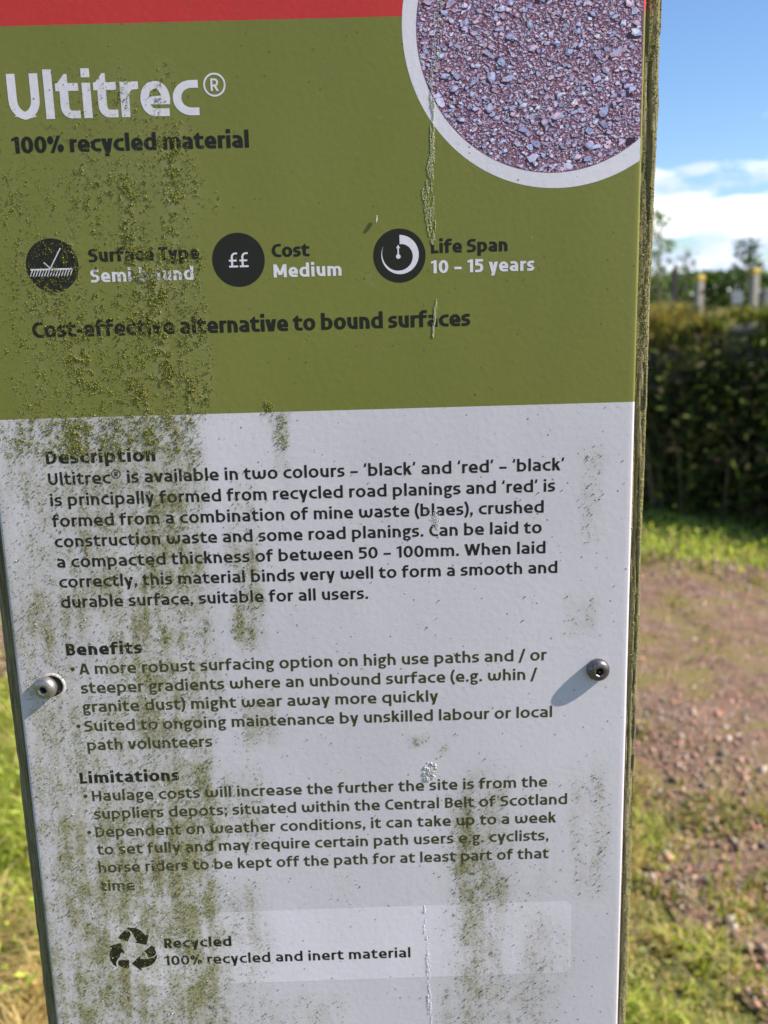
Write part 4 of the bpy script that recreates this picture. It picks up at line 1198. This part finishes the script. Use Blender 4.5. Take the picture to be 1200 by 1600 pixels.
# straw litter
x, y = scatter(4500, -1.6, 1.9, .3, 3.0)
k = off_path(x, y, .9) & (fbm(x * 3 + 17, y * 3 + 13, 3) > .46); x, y = x[k], y[k]; n = len(x)
tag(grass("straw", x, y, .05 + .10 * rng.random(n), .0012 + .0016 * rng.random(n), mixt(rng.random(n), (.36, .27, .13), (.62, .51, .28)), M_DRY, 2.2), kind='stuff')

# loose grit on the path
x, y = scatter(130000, -3, 3.4, .1, 5.6)
k = (path_dist(x, y) - path_half(x, y) < .03) & (rng.random(len(x)) < .35 + .65 * sstep(.4, .6, fbm(x * 2 + 5, y * 2 + 9, 3)))
x, y = x[k], y[k]; n = len(x)
sz = np.clip(rng.gamma(1.6, .0025, n), .0015, .015)
pal = np.array([(.42, .22, .15), (.44, .28, .19), (.21, .135, .105), (.46, .37, .29), (.14, .11, .095), (.33, .25, .185), (.46, .25, .17)])
gm = tint_mat("loose grit", .9, 0, .2, .2, 120)
tag(crumbs("gravel", np.stack([x, y,   .020 + sz * .0], 1), sz, pal[rng.integers(0, len(pal), n)], gm, None,
           None), kind='stuff')

# ---- the bank wall across the path: a dry stone dyke under brambles, its far side to the sun
def wpt(t, off, z):                            # along the wall, out from its path-side face, height
    return WALL_P[None] + np.outer(t, WALL_D) + np.outer(off, WALL_N), z
WALL_H = 1.10
stone_m = simple_mat("dyke stone", (0.13, 0.115, 0.095), (0.26, 0.235, 0.20), 14, .95, .004)
V = []; F = []
def block(t0, t1, o0, o1, z0, z1):
    b0 = len(V); j = lambda: random.uniform(-.018, .018)
    for (t, o, z) in ((t0, o0, z0), (t1, o0, z0), (t1, o1, z0), (t0, o1, z0), (t0, o0, z1), (t1, o0, z1), (t1, o1, z1), (t0, o1, z1)):
        p = WALL_P + WALL_D * (t + j()) + WALL_N * (o + j()); V.append((p[0], p[1], max(-.05, z + j())))
    for f in ((0, 1, 2, 3), (4, 7, 6, 5), (0, 4, 5, 1), (1, 5, 6, 2), (2, 6, 7, 3), (3, 7, 4, 0)): F.append(tuple(b0 + i for i in f))
z = -.04
while z < WALL_H:
    hh = random.uniform(.12, .2); t_ = -13 + random.uniform(0, .3)
    while t_ < 4.2:
        L_ = random.uniform(.18, .5); block(t_, t_ + L_ - .012, -.32 + z * .08, 0 - z * .08, z, min(WALL_H + .03, z + hh - .01)); t_ += L_
    z += hh
bm_ = bmesh.new(); me = bpy.data.meshes.new("dry_stone_wall"); me.from_pydata(V, [], F); bm_.from_mesh(me)
bmesh.ops.recalc_face_normals(bm_, faces=bm_.faces); bmesh.ops.bevel(bm_, geom=list(bm_.edges), offset=.02, segments=1, affect='EDGES', profile=.6)
bm_.to_mesh(me); bm_.free(); me.materials.append(stone_m)
wall = bpy.data.objects.new("dry_stone_wall", me); COL.objects.link(wall)
tag(wall, "low dark stone wall across the path, its top golden with dry grass and moss", "stone wall")
# golden moss and dead grass hanging over the top
n = 60000
t_ = rng.uniform(-12, 4, n); o_ = rng.uniform(-.42, .11, n)
p, _ = wpt(t_, o_, None)
zt = WALL_H - .04 + .16 * fbm(t_ * 1.4, o_ * 2, 3) - 1.6 * np.clip(o_ - .02, 0, 1)
k = fbm(t_ * 2.2 + 8, o_ * 3, 3) > .33; p, zt, t_ = p[k], zt[k], t_[k]; n = len(zt); u = rng.random(n)
tg = np.where((rng.random(n) < .30 + .6 * (fbm(t_ * 1.3 + 12, t_ * 0, 2) > .5))[:, None], mixt(u, (.12, .15, .02), (.24, .25, .05)), mixt(u, (.20, .15, .05), (.42, .33, .12)))
o = grass("moss_cap", p[:, 0], p[:, 1], (.04 + .10 * rng.random(n)) * (.4 + 1.3 * sstep(.35, .65, fbm(t_ * 2.6 + 60, t_ * 0 + 2, 3))), .008 + .007 * rng.random(n), tg, M_BLADE, 1.7, zt, wall); o['kind'] = 'stuff'; o['label'] = "golden moss and dead grass along the wall top"

# brambles against the dark side
def bramble(t0, half, depth, height, nleaf, dark, label, seed):
    g = np.random.default_rng(seed)
    c2 = WALL_P + WALL_D * t0 + WALL_N * (depth * .35)
    root = empty("bramble_bush", (c2[0], c2[1], 0), label, "bramble bush", "brambles along the stone wall")
    # clumps of leaves on arching stems
    nc = 90
    tt = g.uniform(-half, half, nc); oo = g.uniform(0, depth, nc) ** 1.0; zc = height * (.50 + .80 * vnoise(tt * 2.1 + seed * 1.7, tt * 0)) * (1 - .75 * (oo / depth) ** 1.6) * (1 - .2 * np.abs(tt / half) ** 2) * (.12 + .9 * g.random(nc))
    pick = g.integers(0, nc, nleaf); spr = .09 + .09 * g.random(nc)
    q = g.normal(size=(nleaf, 3)) * spr[pick][:, None]
    base = WALL_P[None] + np.outer(t0 + tt[pick], WALL_D) + np.outer(oo[pick], WALL_N)
    pos = np.stack([base[:, 0] + q[:, 0], base[:, 1] + q[:, 1], np.maximum(.01, zc[pick] + q[:, 2])], 1)
    u = g.random(nleaf); br = g.random(nc)[pick]
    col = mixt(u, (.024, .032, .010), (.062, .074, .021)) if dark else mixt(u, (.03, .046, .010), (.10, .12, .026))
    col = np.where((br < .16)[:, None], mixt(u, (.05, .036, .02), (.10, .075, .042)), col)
    pos[:, 0] -= c2[0]; pos[:, 1] -= c2[1]
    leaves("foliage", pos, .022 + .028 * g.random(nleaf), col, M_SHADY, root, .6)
    V = []; F = []
    for i in range(nc):
        a = np.array([*(WALL_P + WALL_D * (t0 + tt[i] * .5) + WALL_N * (oo[i] * .4 + .03)), 0]); e_ = np.array([*(WALL_P + WALL_D * (t0 + tt[i]) + WALL_N * oo[i]), zc[i]])
        for s in range(7):
            w = s / 6; p = a * (1 - w) + e_ * w; p[2] = zc[i] * (1.25 * w - .25 * w * w) + .12 * math.sin(math.pi * w)
            for kx in range(3):
                an = kx * 2.094; V.append((p[0] - c2[0] + .006 * (1 - .6 * w) * math.cos(an), p[1] - c2[1] + .006 * (1 - .6 * w) * math.sin(an), p[2]))
        b0 = i * 21
        for s in range(6):
            for kx in range(3):
                F.append((b0 + s * 3 + kx, b0 + s * 3 + (kx + 1) % 3, b0 + (s + 1) * 3 + (kx + 1) % 3, b0 + (s + 1) * 3 + kx))
    mesh_obj("stem", V, F, CANE, root, True)
    return root
CANE = simple_mat("bramble cane", (0.03, 0.022, 0.016), (0.07, 0.05, 0.035), 60, .9, .002)
BARK = simple_mat("bark", (0.10, 0.075, 0.05), (0.22, 0.18, 0.13), 60, .9, .003, stretch=(1, 1, .25))
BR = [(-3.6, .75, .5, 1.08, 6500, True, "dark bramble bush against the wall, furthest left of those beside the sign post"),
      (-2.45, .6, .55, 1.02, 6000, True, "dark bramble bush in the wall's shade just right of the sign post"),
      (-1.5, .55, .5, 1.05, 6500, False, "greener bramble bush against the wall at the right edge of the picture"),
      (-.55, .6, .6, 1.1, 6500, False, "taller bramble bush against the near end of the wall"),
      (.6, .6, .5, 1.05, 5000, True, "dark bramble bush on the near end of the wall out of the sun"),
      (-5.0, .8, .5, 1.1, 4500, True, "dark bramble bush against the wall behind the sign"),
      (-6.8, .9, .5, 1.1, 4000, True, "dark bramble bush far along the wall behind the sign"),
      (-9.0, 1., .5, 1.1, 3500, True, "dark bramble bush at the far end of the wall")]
for i, b2 in enumerate(BR): bramble(*b2, 100 + i)
# pale dead stalks standing in front of the wall
n = 420
t_ = rng.uniform(-4.2, .8, n); o_ = rng.uniform(.25, .75, n); p, _ = wpt(t_, o_, None)
k = fbm(t_ * 1.9 + 4, o_ * 2, 2) > .47; p = p[k]; n = len(p)
tag(grass("dead_stalks", p[:, 0], p[:, 1], .35 + .5 * rng.random(n), .006 + .005 * rng.random(n), mixt(rng.random(n), (.16, .115, .07), (.36, .28, .18)), M_DRY, .55), kind='stuff')

# ---- beyond the wall: timber posts with yellow tops
M_POST = simple_mat("grey timber", (0.17, 0.155, 0.14), (0.36, 0.33, 0.30), 40, .9, .002, stretch=(1, 1, .12))
M_DARKP = simple_mat("dark timber", (0.035, 0.032, 0.030), (0.085, 0.075, 0.065), 40, .9, .002, stretch=(1, 1, .12))
M_YEL = simple_mat("yellow paint", (0.62, 0.42, 0.05), (0.42, 0.27, 0.05), 50, .6)
def prism(rows, n=4, rot=math.pi / 4):
    V = []; F = []
    for r, z in rows:
        for i in range(n):
            a = rot + 2 * math.pi * i / n; V.append((r * math.cos(a), r * math.sin(a), z))
    for j in range(len(rows) - 1):
        for i in range(n):
            k = (i + 1) % n; F.append((j * n + i, j * n + k, (j + 1) * n + k, (j + 1) * n + i))
    F.append(tuple(range(n - 1, -1, -1))); F.append(tuple((len(rows) - 1) * n + i for i in range(n)))
    return V, F
def marker(x, y, ztop, rot, label):
    r = empty("marker_post", (x, y, 0), label, "marker post", "yellow topped posts beyond the wall"); r.rotation_euler = (0, 0, rot)
    v, f = prism([(.052, -.1), (.052, ztop - .075), (.050, ztop - .07)]); mesh_obj("post", v, f, M_POST, r)
    v, f = prism([(.050, ztop - .0695), (.062, ztop - .055), (.064, ztop - .012), (.052, ztop)]); mesh_obj("yellow_cap", v, f, M_YEL, r)
marker(3.83, 11.0, 1.56, R(16), "grey post with a yellow top beyond the wall, left of the pair")
marker(4.47, 11.0, 1.62, R(16), "grey post with a yellow top beyond the wall, right of the pair")
r = empty("fence_post", (3.54, 11.0, 0), "thin dark post with a pointed top beyond the wall beside the sign", "fence post")
v, f = prism([(.048, -.1), (.048, 1.58), (.04, 1.62), (.010, 1.70)]); mesh_obj("post", v, f, M_DARKP, r)
# a pale notice on two legs and a squat grey post
r = empty("notice_board", (5.02, 13.0, 0), "small pale notice board on two legs between the yellow topped posts", "notice board"); r.rotation_euler = (0, 0, R(-12))
def boxm(name, x0, x1, y0, y1, z0, z1, mat, parent):
    bm_ = bmesh.new(); bmesh.ops.create_cube(bm_, size=1.0)
    for vv_ in bm_.verts: vv_.co = Vector(((x0 + x1) / 2 + vv_.co.x * (x1 - x0), (y0 + y1) / 2 + vv_.co.y * (y1 - y0), (z0 + z1) / 2 + vv_.co.z * (z1 - z0)))
    bmesh.ops.bevel(bm_, geom=list(bm_.edges), offset=min(x1 - x0, y1 - y0, z1 - z0) * .12, segments=2, affect='EDGES')
    me = bpy.data.meshes.new(name); bm_.to_mesh(me); bm_.free(); me.materials.append(mat)
    o = bpy.data.objects.new(name, me); COL.objects.link(o); o.parent = parent; return o
M_PNL = simple_mat("pale board", (0.62, 0.54, 0.52), (0.70, 0.62, 0.60), 20, .6)
boxm("board", -.07, .07, -.012, .012, 1.20, 1.38, M_PNL, r); boxm("leg", -.06, -.03, .014, .04, -.1, 1.36, M_POST, r); boxm("leg", .03, .06, .014, .04, -.1, 1.36, M_POST, r)
r = empty("fence_post", (5.05, 12.0, 0), "squat pale grey post beyond the wall at the right edge of the picture", "fence post")
v, f = prism([(.1, -.1), (.1, 1.36), (.085, 1.40)]); mesh_obj("post", v, f, M_POST, r)

# ---- trees and hedges further off
def tree(name, x, y, h, crown_w, crown_z, nleaf, leaf, c1, c2_, label, cat, seed, group=None, lean=0.0):
    g = np.random.default_rng(seed)
    root = empty(name, (x, y, 0), label, cat, group)
    V = []; F = []
    def limb(a, b2, r0, r1, n=6):
        b0 = len(V); a = np.array(a); b2 = np.array(b2)
        for s in range(4):
            w = s / 3; p = a * (1 - w) + b2 * w + np.array([.02 * h * math.sin(w * 3 + a[0] * 9), .02 * h * math.sin(w * 2.4), 0]) * w * (1 - w)
            r_ = r0 * (1 - w) + r1 * w
            for i in range(n): V.append((p[0] + r_ * math.cos(i / n * 6.283), p[1] + r_ * math.sin(i / n * 6.283), p[2]))
        for s in range(3):
            for i in range(n): F.append((b0 + s * n + i, b0 + s * n + (i + 1) % n, b0 + (s + 1) * n + (i + 1) % n, b0 + (s + 1) * n + i))
    limb((0, 0, -.1), (lean, 0, h * .94), .018 * h, .004 * h)
    nc = 34; cen = []
    for i in range(nc):
        z0 = crown_z + (h - crown_z) * (i + .5) / nc * .98; u = (z0 - crown_z) / (h - crown_z)
        rad_ = crown_w / 2 * math.sin(math.pi * (0.12 + .82 * u)) ** .8 * (.35 + .7 * g.random()); a = g.random() * 6.283
        e_ = (lean * u + rad_ * math.cos(a), rad_ * math.sin(a), z0 + .1 * rad_); cen.append(e_)
        limb((lean * u * .9, 0, z0 - .35 * rad_ - .03 * h), e_, .006 * h, .0015 * h, 4)
    cen = np.array(cen); pick = g.integers(0, nc, nleaf)
    spr = (.10 + .12 * g.random(nc)) * crown_w
    pos = cen[pick] + g.normal(size=(nleaf, 3)) * spr[pick][:, None] * np.array([.7, .7, .55])
    u = np.clip(.3 * g.random(nleaf) + .7 * g.random(nc)[pick], 0, 1)
    mesh_obj("trunk", V, F, BARK, root, True)
    leaves("crown", pos, leaf * (.6 + .8 * g.random(nleaf)), mixt(u, c1, c2_), M_LEAF, root, .3)
G1 = ((.07, .12, .025), (.17, .24, .06)); G2 = ((.035, .065, .016), (.09, .14, .035))
tree("birch_tree", 7.45, 25, 3.45, .85, .9, 520, .07, (.12, .17, .05), (.22, .29, .10), "slim pale green young tree with a loose crown just right of the sign", "tree", 31)
tree("young_tree", 10.4, 32, 2.75, .75, 1.2, 300, .07, *G1, "small sparse young tree on the skyline above the left yellow topped post", "tree", 32)
tree("young_tree", 11.75, 30, 2.95, .95, 1.0, 700, .08, *G2, "darker bushy young tree on the skyline above the right yellow topped post", "tree", 33, lean=-.15)
tree("broadleaf_tree", -14, 42, 7.5, 5.5, 1.8, 5200, .16, *G2, "broad dark tree standing in the field behind the sign, left of the other", "tree", 34)
tree("broadleaf_tree", -4, 48, 8.5, 6.0, 2.0, 5200, .18, *G1, "broad light green tree standing in the field behind the sign", "tree", 35)
def hedge(name, x0, x1, y0, y1, h, dpt, nleaf, leaf, c1, c2_, label, seed):
    g = np.random.default_rng(seed)
    u = g.random(nleaf); x = x0 + (x1 - x0) * u; y = y0 + (y1 - y0) * u
    top = h * (.62 + .55 * fbm(u * abs(x1 - x0) / 2.6 + seed, u * 0, 4))
    z = top * (1 - g.random(nleaf) ** 1.7 * .98); off = g.normal(size=nleaf) * dpt * .35
    cl_ = fbm(x / 1.1, z / .8 + seed, 3)
    pos = np.stack([x, y + off, z], 1)
    o = leaves(name, pos, leaf * (.6 + .8 * g.random(nleaf)), mixt(np.clip((cl_ - .3) * 2.2, 0, 1), c1, c2_), M_LEAF, None, .4)
    return tag(o, label, "hedge")
hedge("hedgerow", -30, 60, 66, 58, 2.7, 3.0, 26000, .30, (.05, .09, .02), (.13, .19, .045), "long bright green hedge along the skyline at the far side of the field", 41)
hedge("hedge", 5.4, 16, 20, 18.5, 1.30, 1.2, 9000, .07, (.022, .042, .012), (.06, .09, .022), "low dark clipped hedge behind the yellow topped posts", 42)
